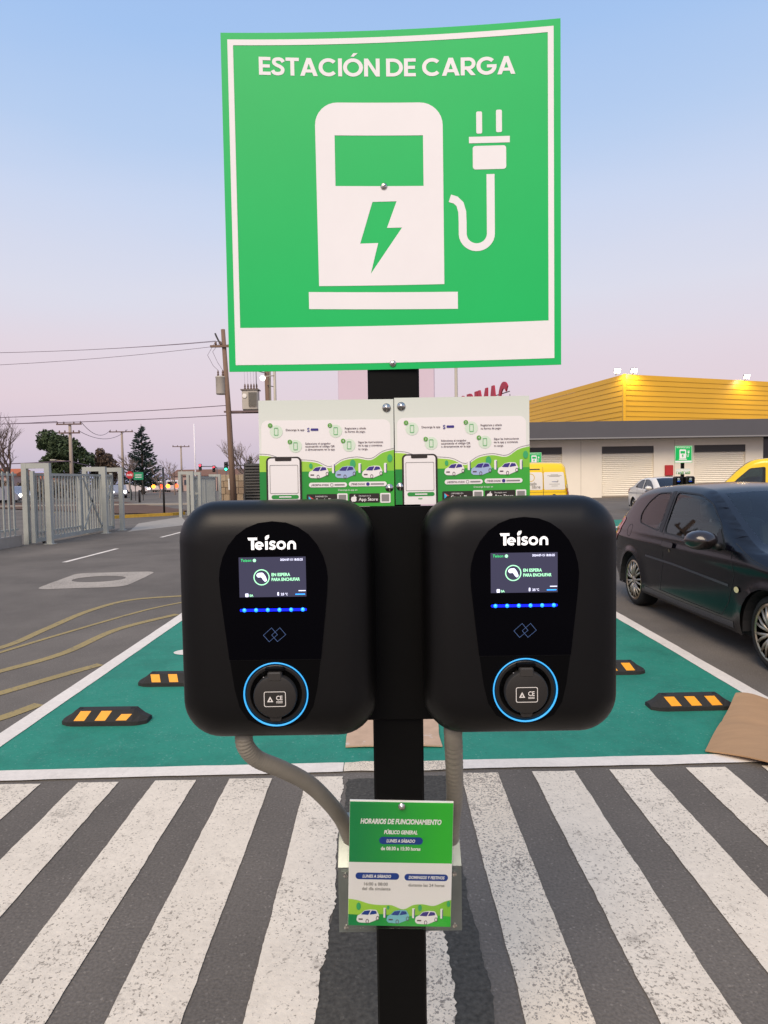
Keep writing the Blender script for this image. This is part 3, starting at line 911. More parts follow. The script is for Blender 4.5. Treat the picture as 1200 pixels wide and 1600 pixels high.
# ---- opening hours sign --------------------------------------------
def build_hours(loc):
    t = empty('opening_hours_sign', loc, 0, 'small green and white opening hours notice low on the foreground post', 'notice')
    t.rotation_euler = (0, R(1.9), 0)
    W, Hh = 0.2065, 0.257
    gm = gradient_mat('hours_green', '128a4a', '33bb33', 0, -0.09, 0.08, 0.5)
    MB().box(-W / 2, W / 2, 0, 0.003, -Hh / 2, Hh / 2).build('board', mat('hours_board', 'eef0ec', 0.45), t)
    f = lambda x, y: ((x - 603) / 1050 * W, (772 - y) / 1270 * Hh)
    P = Print(t, f, 0.0)
    P.shape('green_header', [rect(80, 150, 1126, 762)], gm, 1)
    P.shape('white_field', [rect(80, 762, 1126, 1404)], mat('hours_white', 'eeeae8', 0.4), 1)
    P.text('lettering', 'HORARIOS DE FUNCIONAMIENTO', 600, 368, p_white, 2, xw=822, xh=50, off=0.045, shear=0.2)
    P.text('lettering', 'PÚBLICO GENERAL', 600, 470, p_white, 2, xw=340, xh=38, off=0.045, shear=0.2)
    P.shape('day_pill', [rrect(382, 500, 826, 574, 37)], p_navy, 2)
    P.text('lettering', 'LUNES A SÁBADO', 602, 553, p_white, 3, xw=290, xh=32, off=0.03, shear=0.2)
    P.text('lettering', 'de 08:30 a 15:30 horas', 602, 634, p_white, 2, xw=402, xh=36, off=0.03)
    P.shape('day_pill', [rrect(148, 866, 592, 934, 34)], p_navy, 2)
    P.text('lettering', 'LUNES A SÁBADO', 365, 914, p_white, 3, xw=290, xh=30, off=0.03, shear=0.2)
    P.shape('day_pill', [rrect(646, 872, 1090, 940, 34)], p_navy, 2)
    P.text('lettering', 'DOMINGOS Y FESTIVOS', 872, 920, p_white, 3, xw=366, xh=30, off=0.03, shear=0.2)
    P.text('lettering', '16:00 a 08:00', 358, 996, p_grey, 2, xw=242, xh=32, off=0.02)
    P.text('lettering', 'del día siguiente', 362, 1044, p_grey, 2, xw=290, xh=32, off=0.02)
    P.text('lettering', 'durante las 24 horas', 872, 1000, p_grey, 2, xw=368, xh=32, off=0.02)
    hill = [(80, 1135), (180, 1150), (300, 1185), (420, 1195), (520, 1195), (640, 1235), (740, 1190), (840, 1180), (950, 1195), (1060, 1150), (1126, 1130)]
    P.shape('hills', [[(80, 1404)] + [(p.x, p.y) for p in catmull(hill, 5)] + [(1126, 1404)]], p_lime, 2)
    P.shape('meadow', [[(80, 1404), (80, 1290), (240, 1300), (420, 1285), (640, 1310), (860, 1280), (1126, 1300), (1126, 1404)]], gm, 3)
    for tx, ty, r_ in ((185, 1208, 23), (486, 1216, 12), (810, 1215, 20), (1100, 1170, 18)):
        P.shape('printed_tree', [circ(tx, ty, r_, 16, r_ * 1.7)], p_tree, 4)
    for cx in (452, 745, 1032):
        print_charger(P, cx, 1218, 1320, 26, 4)
    print_car(P, 280, 1305, 232, p_white, p_navy, 5)
    print_car(P, 586, 1305, 232, p_teal, p_navy, 5)
    print_car(P, 876, 1310, 232, p_white, p_purp, 5)
    sl = glass_mat('clear_sleeve', 'fbfcfb', 0.3, 0.08)
    MB().box(-W / 2 - 0.002, W / 2 + 0.002, -0.0072, -0.0066, -Hh / 2 - 0.001, Hh / 2 + 0.0015).build('clear_cover', sl, t)
    screw(t, 0.0, 0.121, 0.005, -0.0075)
    return t
hours = build_hours((0.0222, 1.2700, 0.783))

# ---- chargers -------------------------------------------------------
shell_m = mat('matte_black_plastic', '050404', 0.42, bump=0.05, bscale=900, spec=0.36)
gloss_m = mat('gloss_black_panel', '030307', 0.08, spec=0.12)
recess_m = mat('recess_black_plastic', '030304', 0.35, spec=0.14)
flap_m = mat('rubber_flap', '24211e', 0.6)
led_m = mat('led_blue', '0a20ff', 0.3, emit='0614ff', est=1.6)
ledc_m = mat('led_core', '40b0ff', 0.3, emit='2088ff', est=1.8)
ring_m = mat('ring_blue', '3aa0e0', 0.4, emit='38a4ea', est=0.75)
scr_m = mat('screen_glow', '15151c', 0.15, emit='4a4862', est=0.8)
swhite = mat('screen_white', 'e0e0ff', 0.3, emit='dfe6ff', est=1.0)
sgreen = mat('screen_green', '40e080', 0.3, emit='35d878', est=0.9)
stext = mat('screen_text', 'b0f0c8', 0.3, emit='8fe8b4', est=0.9)
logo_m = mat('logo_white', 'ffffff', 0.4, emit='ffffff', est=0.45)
rfid_m = mat('rfid_print', '46608f', 0.4)
label_m = mat('flap_label_print', 'e8e4de', 0.5)
def build_charger(loc, label):
    t = empty('ev_charger', loc, 0, label, 'charger', 'wall chargers on the posts')
    W, Hh, rc = 0.356, 0.437, 0.070
    prof = [(0.0, 0.014), (0.004, 0.009), (0.018, 0.003), (0.035, 0.0), (0.064, 0.0), (0.078, 0.0025), (0.090, 0.008), (0.099, 0.016),
            (0.106, 0.025), (0.111, 0.035), (0.1140, 0.046), (0.1155, 0.060), (0.1160, 0.080)]
    vs, fs = [], []
    n = 0
    for (d, ins) in prof:
        a, b = W / 2 - ins, Hh / 2 - ins
        r_ = max(rc - ins * 0.75, 0.02)
        lp = rrect(-a, -b, a, b, min(r_, a - 0.001), 9)
        n = len(lp)
        # sides bow out very slightly
        vs += [(x * (1 + 0.005 * (1 - (z / b) ** 2)), -d, z) for x, z in lp]
    for i in range(len(prof) - 1):
        for k in range(n):
            j = (k + 1) % n
            fs.append((i * n + k, i * n + j, i * n + n + j, i * n + n + k))
    m_ = (len(prof) - 1) * n
    fs.append(tuple(range(m_, m_ + n)))
    fs.append(tuple(range(n - 1, -1, -1)))
    shade_angle(MB().add(vs, fs).build('housing', shell_m, t), 40)
    yf = -0.1185
    f = lambda x, y: ((x - 430) / 882.0, (972.5 - y) / 882.0)
    P = Print(t, f, yf, None, None, 0.0004)
    # recessed lower trim and glossy upper panel, both real plates
    def plate(name, loop, y0, y1, m, par=t):
        lp = [f(*q) for q in loop]
        return shade_angle(MB().prism(lp, y0, y1).build(name, m, par), 30)
    half = [(430, 811), (452, 813.5), (470, 820.5), (486, 832), (499, 848), (508, 866), (513, 884), (514.5, 900), (513, 925), (509, 962), (501.5, 1028)]
    gl = half + [(860 - x, y) for x, y in half[::-1][:-1]]
    low = [(501.2, 1029.5), (495, 1075), (488, 1104), (475, 1124), (453, 1134), (430, 1137)]
    lw = low + [(860 - x, y) for x, y in low[::-1][1:]]
    plate('front_panel', gl, -0.100, yf, gloss_m)
    plate('socket_surround', lw, -0.092, yf + 0.0022, recess_m)
    # socket: ring light, dish, hinged flap
    cx, cz = f(430, 1083)
    mt = Matrix.Translation((cx, 0, cz))
    MB().lathe([(0.0562, yf + 0.001), (0.0578, yf - 0.0012), (0.0565, yf - 0.0020), (0.0552, yf - 0.0012), (0.0552, yf + 0.001)], 'y', 56, (cx, 0, cz)).build('ring_light', ring_m, t, True)
    MB().lathe([(0.0552, yf + 0.0008), (0.050, yf + 0.0005), (0.044, yf + 0.001), (0.0, yf + 0.001)], 'y', 40, (cx, 0, cz)).build('socket_dish', mat('dish_plastic', '191715', 0.4), t, True)
    fl = shade_angle(MB().lathe([(0.0385, yf + 0.001), (0.0385, yf - 0.009), (0.0370, yf - 0.0115), (0.034, yf - 0.0125), (0.0, yf - 0.0125)], 'y', 44, (cx, 0, cz - 0.001)).build('socket_flap', flap_m, t), 40)
    MB().box(cx - 0.0125, cx + 0.0125, yf - 0.0135, yf, cz + 0.027, cz + 0.043, bev=0.002).build('hinge', mat('hinge_plastic', '35322f', 0.5), fl)
    MB().box(cx - 0.017, cx + 0.017, yf - 0.008, yf, cz + 0.0435, cz + 0.050, bev=0.001).build('hinge_bracket', recess_m, fl)
    MB().prism([(cx - 0.012, cz - 0.036), (cx + 0.012, cz - 0.036), (cx + 0.008, cz - 0.0455), (cx - 0.008, cz - 0.0455)], yf - 0.009, yf - 0.001).build('pull_tab', flap_m, fl)
    MB().lathe([(0.0016, yf), (0.0014, yf - 0.002), (0, yf - 0.0024)], 'y', 10, (cx - 0.021, 0, cz + 0.031)).build('pin', steel, fl)
    Q = Print(fl, f, yf - 0.0125, None, None, 0.0003)
    Q.shape('label_frame', [rrect(413, 1075, 447, 1099, 3), rrect(414, 1076, 446, 1098, 2.4)], label_m, 1)
    Q.shape('label_mark', [[(418, 1091.5), (422.6, 1082.5), (427.4, 1091.5)], [(421, 1090), (422.7, 1086), (424.5, 1090)]], label_m, 1)
    Q.text('label_lettering', 'CE', 437, 1088.5, label_m, 1, xw=10, xh=7, off=0.02)
    Q.shape('label_smallprint', [rect(432, 1090.5, 442, 1091.4)], label_m, 1)
    Q.shape('label_smallprint', [rect(432, 1092.4, 442, 1093.2)], label_m, 1)
    # logo
    q0 = 2.5
    lg = lambda loops, l_=1: P.shape('logo', [[(x + q0, y) for x, y in lp] for lp in loops], logo_m, l_)
    lg([[(389, 836), (404, 836), (404, 840), (399.2, 840), (399.2, 855), (394.4, 855), (394.4, 840.2), (390.5, 840.2)]])
    lg([stroke([(407.0 + 5.0 * math.cos(R(a)), 848.6 - 4.7 * math.sin(R(a))) for a in range(0, 316, 15)], 3.6)])
    lg([rect(403.6, 847.6, 413.8, 850.0)], 1.1)
    lg([rect(416.2, 841.6, 420.4, 855)])
    lg([stroke([(p.x, p.y) for p in catmull([(431.6, 844.6), (429, 842.9), (425.6, 843.2), (424.3, 845.6), (426.5, 847.8), (429.8, 849.2), (430.8, 851.4), (428.8, 853.3), (425.4, 853.3), (422.8, 851.8)], 4)], 3.5)])
    lg([circ(441, 848.3, 7.4, 28, 7.0), circ(441, 848.3, 3.7, 24, 3.4)])
    lg([[(450.4, 855)] + [(457.2 + 6.8 * math.cos(R(a)), 848.2 - 6.8 * math.sin(R(a))) for a in range(180, -1, -12)] + [(464, 855), (460.0, 855)] + [(457.2 + 2.9 * math.cos(R(a)), 848.4 - 2.9 * math.sin(R(a))) for a in range(0, 181, 15)] + [(454.4, 855)]])
    P.shape('logo_leaf', [[(x + q0, y) for x, y in ((416.4, 840), (416.0, 836), (418.3, 833), (422.6, 832.2), (422.5, 836), (420.2, 839))]], logo_m, 1)
    # screen
    s_ = P.shape('screen', [rect(377, 866.5, 481, 929)], scr_m, 1)
    S = Print(s_, f, yf, None, None, 0.0004)
    S.text('lettering', 'Teison', 380.5, 873.3, sgreen, 2, align='LEFT', xw=16, xh=4.5, shear=0.15)
    S.shape('status_dot', [circ(401.5, 871.5, 2.6, 12)], stext, 2)
    S.text('lettering', '2024-07-15 18:05:25', 476.5, 872.5, swhite, 2, align='RIGHT', xw=35, xh=3.4, off=0.02)
    S.shape('plug_circle', [circ(412, 898, 12.6, 28), circ(412, 898, 11.0, 28)], stext, 2)
    S.shape('plug_icon', [round_poly([(403.5, 895), (406, 891.2), (414, 890.5), (418, 896), (420.5, 903), (417.5, 905.5), (414, 902), (411.5, 897.5), (406.5, 898.5)], 2)], swhite, 2)
    S.text('lettering', 'EN ESPERA', 427.5, 896.3, stext, 2, align='LEFT', xw=29, xh=4.8, off=0.03)
    S.text('lettering', 'PARA ENCHUFAR', 427.5, 903.8, stext, 2, align='LEFT', xw=44, xh=4.8, off=0.03)
    S.shape('status_icon', [rrect(386, 923, 391, 928.5, 1)], swhite, 2)
    S.text('lettering', '0A', 392.5, 928, stext, 2, align='LEFT', xw=6, xh=3.6, off=0.03)
    S.shape('status_icon', [rrect(436, 921.5, 438.5, 927, 1)], swhite, 2)
    S.text('lettering', '25', 441.5, 926.5, swhite, 2, align='LEFT', xw=5, xh=3.6, off=0.02)
    S.text('lettering', '°C', 448, 926.5, swhite, 2, align='LEFT', xw=4, xh=3.6, off=0.02)
    S.shape('status_bar', [rect(469, 919, 480, 920.4)], swhite, 2)
    S.shape('status_bar', [rect(464, 924.5, 479, 926)], ledc_m, 2)
    # light strip
    b_ = P.shape('light_strip', [rrect(377, 947.4, 481, 951.4, 2)], led_m, 1)
    for i in range(6):
        cx_ = 384 + i * 18.2
        x_, z_ = f(cx_, 949.4)
        MB().lathe([(0.0036, yf - 0.0006), (0.0022, yf - 0.0015), (0.0, yf - 0.0022)], 'y', 12, (x_, 0, z_)).build('led', ledc_m, b_, True)
    for sx in (-1, 1):
        q = [(430 + sx * 6.5 + dx, 988.5 + dy) for dx, dy in ((2.2, -11.5), (11.5, 0.0), (-2.2, 11.5), (-11.5, 0.5))] if sx > 0 else \
            [(430 + sx * 6.5 + dx, 988.5 + dy) for dx, dy in ((2.2, -11.5), (11.5, 0.0), (-2.2, 11.5), (-11.5, 0.5))]
        i_ = [((x - 430 - sx * 6.5) * 0.91 + 430 + sx * 6.5, (y - 988.5) * 0.91 + 988.5) for x, y in q]
        P.shape('card_symbol', [q, i_], rfid_m, 1)
    return t
ch1 = build_charger((-0.197, 1.2625, 1.2975), 'left of the two black wall chargers on the foreground post')
ch2 = copy_tree(ch1)
ch2.location = (0.2465, 1.2625, 1.2985)
ch2['label'] = 'right of the two black wall chargers on the foreground post'

# ---- conduits and box ----------------------------------------------
conduit_m = mat('grey_conduit', '8d877a', 0.55, var=0.10, vscale=30)
def conduit(name, pts, r_, label, ridged=True):
    c = catmull(pts, 26)
    L = [0]
    for a, b in zip(c[:-1], c[1:]): L.append(L[-1] + (b - a).length)
    rr = [r_ * (1 + (0.035 * math.sin(l / 0.0062 * 2 * math.pi) if ridged else 0)) for l in L]
    o = MB().tube(c, rr, 14).build(name, conduit_m, None, True)
    return tag(o, label, 'conduit', 'grey cable conduits on the post')
conduit('cable_conduit', [(-0.268, 1.205, 1.115), (-0.27, 1.205, 1.075), (-0.267, 1.21, 1.050), (-0.250, 1.23, 1.018), (-0.209, 1.26, 0.984), (-0.165, 1.30, 0.938), (-0.130, 1.34, 0.881), (-0.103, 1.385, 0.816), (-0.085, 1.425, 0.742), (-0.08, 1.435, 0.70)], 0.0165, 'grey flexible conduit curving down from the left charger')
conduit('cable_conduit', [(0.124, 1.215, 1.10), (0.125, 1.22, 1.064), (0.133, 1.28, 0.972), (0.139, 1.34, 0.881), (0.140, 1.40, 0.80), (0.139, 1.435, 0.70)], 0.0175, 'grey conduit dropping straight from the right charger', True)
jb = empty('junction_box', (0.0225, 1.378, 0.566), 0, 'galvanised steel junction box behind the opening hours notice', 'box')
bx = MB()
prof_ = [(0.0, 0.0), (0.0, 0.145), (0.055, 0.205), (0.12, 0.205), (0.12, 0.0)]
vs = [(-0.134, y, z) for y, z in prof_] + [(0.134, y, z) for y, z in prof_]
n = 5
bx.add(vs, [tuple(range(n)), tuple(range(2 * n - 1, n - 1, -1))] + [(i, i + n, (i + 1) % n + n, (i + 1) % n) for i in range(n)])
bx.build('body', galv, jb)
MB().box(-0.127, 0.127, -0.0035, -0.0008, 0.006, 0.138).build('lid', galv, jb)
for sx in (-1, 1):
    for zz in (0.014, 0.13):
        MB().lathe([(0.005, -0.0036), (0.005, -0.0055), (0, -0.006)], 'y', 10, (sx * 0.118, 0, zz)).build('lid_screw', steel, jb)

# ================================================================== WHEEL STOPS, CARDBOARD
rubber_m = mat('black_rubber', '2a2826', 0.85, var=0.25, vscale=14, bump=0.3, bscale=120)
reflect_m = mat('reflective_yellow', 'f0a012', 0.45, var=0.08, vscale=30, emit='f0a012', est=0.0)
def wheel_stop(loc, rz, label, lean, flip=False, L=0.55, worn=False):
    """rubber stop: bevelled bar with chamfered ends, three slanted reflective strips on its front slope"""
    t = empty('wheel_stop', loc, rz, label, 'wheel stop', 'rubber wheel stops in the green bay')
    sec = [(-0.085, 0.0), (-0.085, 0.028), (-0.030, 0.088), (0.030, 0.088), (0.085, 0.028), (0.085, 0.0)]
    h = L / 2
    st = [(-h, 0.55, 0.35), (-h + 0.045, 0.9, 0.62), (-h + 0.085, 1.0, 1.0), (h - 0.085, 1.0, 1.0), (h - 0.045, 0.9, 0.62), (h, 0.55, 0.35)]
    vs, fs = [], []
    for x, ky, kz in st:
        for y, z in sec: vs.append((x, y * ky, z * kz if z > 0.03 else z * (0.7 + 0.3 * kz)))
    n = len(sec)
    for i in range(len(st) - 1):
        for k in range(n):
            j = (k + 1) % n
            fs.append((i * n + k, i * n + j, i * n + n + j, i * n + n + k))
    fs += [tuple(range(n - 1, -1, -1)), tuple(range((len(st) - 1) * n, len(st) * n))]
    MB().add(vs, fs).build('body', rubber_m, t)
    # strips on the front slope (y from -0.085,z 0.028 to -0.03,z 0.088)
    nrm = Vector((0, -0.060, 0.055)).normalized() * 0.0015
    for k in (-1, 0, 1):
        a, b = 0.10, 0.90
        if worn and k == 1: b = 0.62
        def pt(x, s_):
            return Vector((x, -0.085 + 0.055 * s_, 0.028 + 0.060 * s_)) + nrm
        xc = k * 0.135
        w = 0.034
        q = [pt(xc - w - lean, a), pt(xc + w - lean, a), pt(xc + w + lean, b), pt(xc - w + lean, b)]
        q2 = [p - nrm * 2 for p in q]
        MB().add(q + q2, [(0, 1, 2, 3), (7, 6, 5, 4), (0, 4, 5, 1), (1, 5, 6, 2), (2, 6, 7, 3), (3, 7, 4, 0)]).build('reflector', reflect_m, t)
    for sx in (-0.17, 0.17):
        MB().lathe([(0.016, 0.087), (0.016, 0.0895), (0.010, 0.0895), (0.010, 0.086)], n=12, c=(sx, 0, 0)).build('bolt_hole', mat('bolt_dark', '0c0b0a', 0.8), t)
    return t
wheel_stop((-1.825, 4.19, 0.004), R(-0.5), 'black and yellow wheel stop nearest the white line on the left', 0.014, worn=True)
wheel_stop((-1.63, 4.98, 0.004), R(-0.5), 'black and yellow wheel stop partly hidden behind the left charger', -0.012)
wheel_stop((2.02, 4.30, 0.004), R(1.0), 'black and yellow wheel stop touching the cardboard sheet', -0.016)
wheel_stop((1.755, 5.10, 0.004), R(0.5), 'black and yellow wheel stop half hidden behind the right charger', -0.014)

card_m = mat('brown_cardboard', 'a98662', 0.85, var=0.10, vscale=2.0, bump=0.12, bscale=60, stretch=(2, 9, 1))
def cardboard(name, corners, zfun, label, nx=30, ny=20, m=card_m, th=0.008):
    vs, fs = [], []
    (a, b, c, d) = [Vector(p) for p in corners]
    for j in range(ny + 1):
        for i in range(nx + 1):
            u, v = i / nx, j / ny
            p = a.lerp(b, u).lerp(d.lerp(c, u), v)
            vs.append((p.x + 0.004 * math.sin(9 * v + 2), p.y + 0.003 * math.sin(11 * u), zfun(u, v)))
    nn = len(vs)
    w = nx + 1
    vs += [(x, y, z + th) for x, y, z in vs]
    for j in range(ny):
        for i in range(nx):
            q = (j * w + i, j * w + i + 1, j * w + w + i + 1, j * w + w + i)
            fs += [q[::-1], tuple(k + nn for k in q)]
    ed = [i for i in range(nx + 1)] + [j * w + nx for j in range(1, ny + 1)] + [ny * w + i for i in range(nx - 1, -1, -1)] + [j * w for j in range(ny - 1, 0, -1)]
    for p, q in zip(ed, ed[1:] + ed[:1]):
        fs.append((p, q, q + nn, p + nn))
    o = MB().add(vs, fs).build(name, m, None, True)
    shade_angle(o, 50)
    return tag(o, label, 'cardboard', 'flattened cardboard sheets')
cardboard('cardboard_sheet', [(1.765, 3.565), (2.60, 2.85), (3.05, 4.15), (2.30, 4.23)],
          lambda u, v: 0.012 + 0.022 * (1 - v) * math.sin(min(u * 4, 1) * math.pi / 2) + 0.05 * math.exp(-((u - 0.1) / 0.16) ** 2) * v * (1 - v) * 2.2 + 0.10 * v ** 2 * math.exp(-((u - 0.05) / 0.3) ** 2) + 0.012 * math.exp(-((u - 0.42) / 0.03) ** 2) - 0.006 * math.exp(-((v - 0.5) / 0.03) ** 2),
          'large curled brown cardboard sheet at the right edge of the green bay')
card2_m = mat('light_cardboard', 'c4a487', 0.85, var=0.16, vscale=9, c2='d8cfc6', thr=(0.60, 5, 0.1))
cardboard('cardboard_sheet', [(-0.246, 3.70), (0.312, 3.69), (0.318, 4.20), (-0.232, 4.22)], lambda u, v: 0.010 + 0.004 * math.sin(6 * u) ** 2, 'small flat cardboard sheet on the green paint behind the post', 10, 8, card2_m)

# ================================================================== GATES AND FENCE ON THE LEFT
GX = -9.10
def bar(parent, name, x0, x1, y0, y1, z0, z1, m=gate_paint):
    return MB().box(x0, x1, y0, y1, z0, z1).build(name, m, parent)
def diag(parent, name, p0, p1, w, th, m=gate_paint):
    """flat brace in the YZ plane"""
    a, b = Vector(p0), Vector(p1)
    d = (b - a); L = d.length
    ang = math.atan2(d.z, d.y)
    mt = Matrix.Translation(a) @ Matrix.Rotation(ang, 4, 'X')
    return MB().box(-th / 2, th / 2, 0, L, -w / 2, w / 2, mt).build(name, m, parent)

def gate_leaf(y0, y1, x, label, brace, step=0.17):
    t = empty('sliding_gate', (x, y0, 0), 0, label, 'gate', 'grey sliding gates')
    L = y1 - y0
    bar(t, 'rail', -0.03, 0.03, 0.09, L - 0.09, 0.06, 0.17); bar(t, 'rail', -0.03, 0.03, 0.09, L - 0.09, 1.80, 1.87)
    bar(t, 'stile', -0.045, 0.045, 0, 0.09, 0.05, 1.92); bar(t, 'stile', -0.045, 0.045, L - 0.09, L, 0.05, 1.92)
    bar(t, 'stile', -0.04, 0.04, L * 0.52, L * 0.52 + 0.09, 0.171, 1.799)
    bar(t, 'rail', -0.02, 0.02, 0.09, L * 0.52 - 0.001, 0.29, 0.33)
    n = int(L / step)
    first = None
    for i in range(1, n):
        y = L * i / n
        if abs(y - L * 0.52 - 0.045) < 0.09 or y < 0.12 or y > L - 0.13: continue
        if first is None:
            first = bar(t, 'bar', 0.0, 0.035, -0.022, 0.022, 0.172, 1.798)
            first.location = (0, y, 0)
        else:
            c = first.copy(); col.objects.link(c); c.parent = t; c.location = (0, y, 0)
    for a, b in brace:
        diag(t, 'brace', (0.05, a[0] * L, a[1]), (0.055, b[0] * L, b[1]), 0.075, 0.02)
    for y in (0.5, L - 0.5):
        MB().lathe([(0.055, -0.02), (0.055, 0.02)], 'x', 14, (0, y, 0.055)).build('wheel', mat('dark_steel', '3a3a3a', 0.5, 0.6), t)
    return t
gate_leaf(16.9, 21.9, GX, 'grey barred sliding gate with braces, open along the left fence', [((0.56, 1.75), (0.80, 0.2)), ((0.98, 1.7), (0.80, 0.2)), ((0.56, 0.22), (0.68, 1.1))])
gate_leaf(30.9, 35.3, GX, 'grey sliding gate beyond the entrance, left of the wooden pole', [((0.05, 0.2), (0.35, 1.75))], 0.15)

def portal(y, x0, x1, h, label, w=0.13):
    t = empty('gate_guide_frame', (x1, y, 0), 0, label, 'gate frame', 'grey gate guide frames')
    bar(t, 'post', -w / 2, w / 2, -w / 2, w / 2, 0.0, h)
    bar(t, 'post', x0 - x1 - w / 2, x0 - x1 + w / 2, -w / 2, w / 2, 0.0, h)
    bar(t, 'beam', x0 - x1 + w / 2, -w / 2, -w / 2 + 0.004, w / 2 - 0.004, h - 0.14, h - 0.002)
    bar(t, 'foot_plate', -0.12, 0.12, -0.12, 0.12, 0.0, 0.012)
    return t
portal(17.15, -9.40, -8.80, 2.13, 'nearest grey gate frame, at the left edge')
portal(20.6, -9.40, -8.80, 2.10, 'grey gate frame at the braced end of the near gate')
portal(21.85, -9.42, -8.78, 2.10, 'grey gate frame closest to the entrance gap on the near side')
portal(29.8, -9.28, -8.72, 2.08, 'first grey gate frame across the entrance gap')
bar(portal(31.1, -9.30, -8.75, 2.06, 'second grey gate frame across the entrance gap'), 'lock_bar', -0.48, -0.06, -0.03, 0.03, 1.0, 1.09)
portal(35.3, -9.35, -8.85, 2.0, 'far grey gate frame beside the stone wall')

fence = empty('barred_fence', (-9.45, 16.8, 0), 0, 'grey barred fence on a low concrete wall at the left edge', 'fence')
FL = 9.5
bar(fence, 'plinth', -0.10, 0.10, -FL, 0.0, 0.0, 0.27, conc_m)
bar(fence, 'rail', -0.025, 0.025, -FL, 0.0, 0.40, 0.45); bar(fence, 'rail', -0.025, 0.025, -FL, 0.0, 1.80, 1.86)
f0 = bar(fence, 'bar', 0.0255, 0.055, -0.03, 0.03, 0.272, 1.90)
f0.location = (0, -0.2, 0)
for i in range(1, 40):
    c = f0.copy(); col.objects.link(c); c.parent = fence; c.location = (0, -0.2 - i * 0.225, 0)

# ---- stone wall, meter box, louvred panel --------------------------------
wall = empty('stone_wall', (-9.55, 41.0, 0), 0, 'low tan block wall behind the wooden pole', 'wall')
stone_ms = [mat('wall_block_%d' % i, c, 0.92, var=0.22, vscale=6, bump=0.4, bscale=20) for i, c in enumerate(('a08c72', '94806a', 'ab9a82'))]
MB().box(-0.7, 0.75, 0.05, 0.24, 0, 2.02).build('core', mat('mortar', '7d7366', 0.95), wall)
rg = random.Random(3)
for r_ in range(5):
    x = -0.72 - (0.2 if r_ % 2 else 0)
    while x < 0.74:
        w = rg.uniform(0.34, 0.5)
        a, b = max(x, -0.72), min(x + w - 0.025, 0.77)
        if b - a > 0.08:
            MB().box(a, b, 0.0 - rg.uniform(0, 0.02), 0.2, r_ * 0.41, r_ * 0.41 + 0.388, bev=0.012).build('block', stone_ms[rg.randrange(3)], wall)
        x += w
mb_ = empty('meter_box', (-9.52, 40.75, 1.06), 0, 'small white meter box fixed to the block wall', 'meter box')
MB().box(-0.17, 0.17, 0.0, 0.2, 0, 0.72, bev=0.02).build('case', mat('meter_white', 'd9d6cf', 0.5), mb_)
MB().box(-0.145, 0.145, -0.012, -0.001, 0.03, 0.69).build('door', mat('meter_door', 'e2dfd8', 0.5), mb_)
lv = empty('louvred_screen', (-9.02, 42.5, 0), 0, 'tall dark louvred metal screen right of the wooden pole', 'screen')
dk = mat('dark_louvre', '3f3d3a', 0.6, var=0.1)
for x in (0.0, 1.5, 3.0):
    MB().box(x - 0.04, x + 0.04, 0, 0.08, 0, 2.78).build('post', dk, lv)
MB().box(0.04, 2.96, 0.06, 0.075, 0.1, 2.7).build('backing', mat('louvre_backing', '2a2826', 0.8), lv)  # plain sheet behind the slats, one even darker colour
l0 = None
for i in range(14):
    if l0 is None:
        mt = Matrix.Rotation(R(-32), 4, 'X')
        l0 = MB().box(0.042, 2.958, -0.006, 0.006, -0.085, 0.085, mt).build('slat', dk, lv)
        l0.location = (0, 0, 0.2)
    else:
        c = l0.copy(); col.objects.link(c); c.parent = lv; c.location = (0, 0, 0.2 + i * 0.19)

# ================================================================== UTILITY POLES AND WIRES
wood_m = mat('weathered_pole_wood', '7d6656', 0.9, var=0.25, vscale=6, stretch=(6, 6, 0.4))
tf_m = mat('transformer_grey', 'b9b2a6', 0.5, var=0.06)
tf_d = mat('transformer_fin', '8e8a80', 0.5)
ceram = mat('insulator_brown', '6a5348', 0.3)
wire_m = mat('cable_black', '6d5d6a', 0.7)
pole = empty('utility_pole', (-8.79, 38.3, 0), 0, 'leaning wooden utility pole with a can transformer', 'utility pole', 'utility poles')
MB().tube([(0.0, 0, 0), (-0.10, 0, 3), (-0.19, 0, 6), (-0.38, 0, 10.4)], [0.20, 0.175, 0.155, 0.12], 12).build('pole_shaft', wood_m, pole, True)
ca = MB().tube([(0.14, -0.2, 0.1), (0.05, -0.2, 3.0), (-0.06, -0.19, 5.6)], 0.04, 8).build('riser_pipe', mat('riser_brown', '5d4a40', 0.7), pole, True)
MB().lathe([(0.26, 6.66), (0.28, 6.72), (0.28, 7.60), (0.30, 7.62), (0.30, 7.68), (0.18, 7.72), (0, 7.74)], n=20, c=(-0.58, -0.05, 0)).build('transformer_can', tf_m, pole, True)
MB().box(-0.34, -0.2, -0.09, -0.01, 6.9, 7.4).build('bracket', tf_d, pole)
for dx in (-0.14, 0.13):
    MB().lathe([(0.05, 7.72), (0.07, 7.8), (0.04, 7.86), (0.06, 7.92), (0.03, 8.05), (0, 8.06)], n=10, c=(-0.58 + dx, -0.05, 0)).build('bushing', ceram, pole, True)
MB().box(-1.1, 0.35, -0.22, -0.10, 9.35, 9.47).build('crossarm', wood_m, pole)
MB().tube([(-0.45, -0.16, 9.4), (-0.72, -0.16, 9.95), (-0.80, -0.16, 10.15)], 0.05, 8).build('crossarm_brace', dk, pole)
for dx in (-0.78, -0.5, 0.2):
    MB().lathe([(0.05, 9.47), (0.08, 9.53), (0.05, 9.6), (0.07, 9.66), (0, 9.7)], n=10, c=(dx, -0.16, 0)).build('insulator', ceram, pole, True)

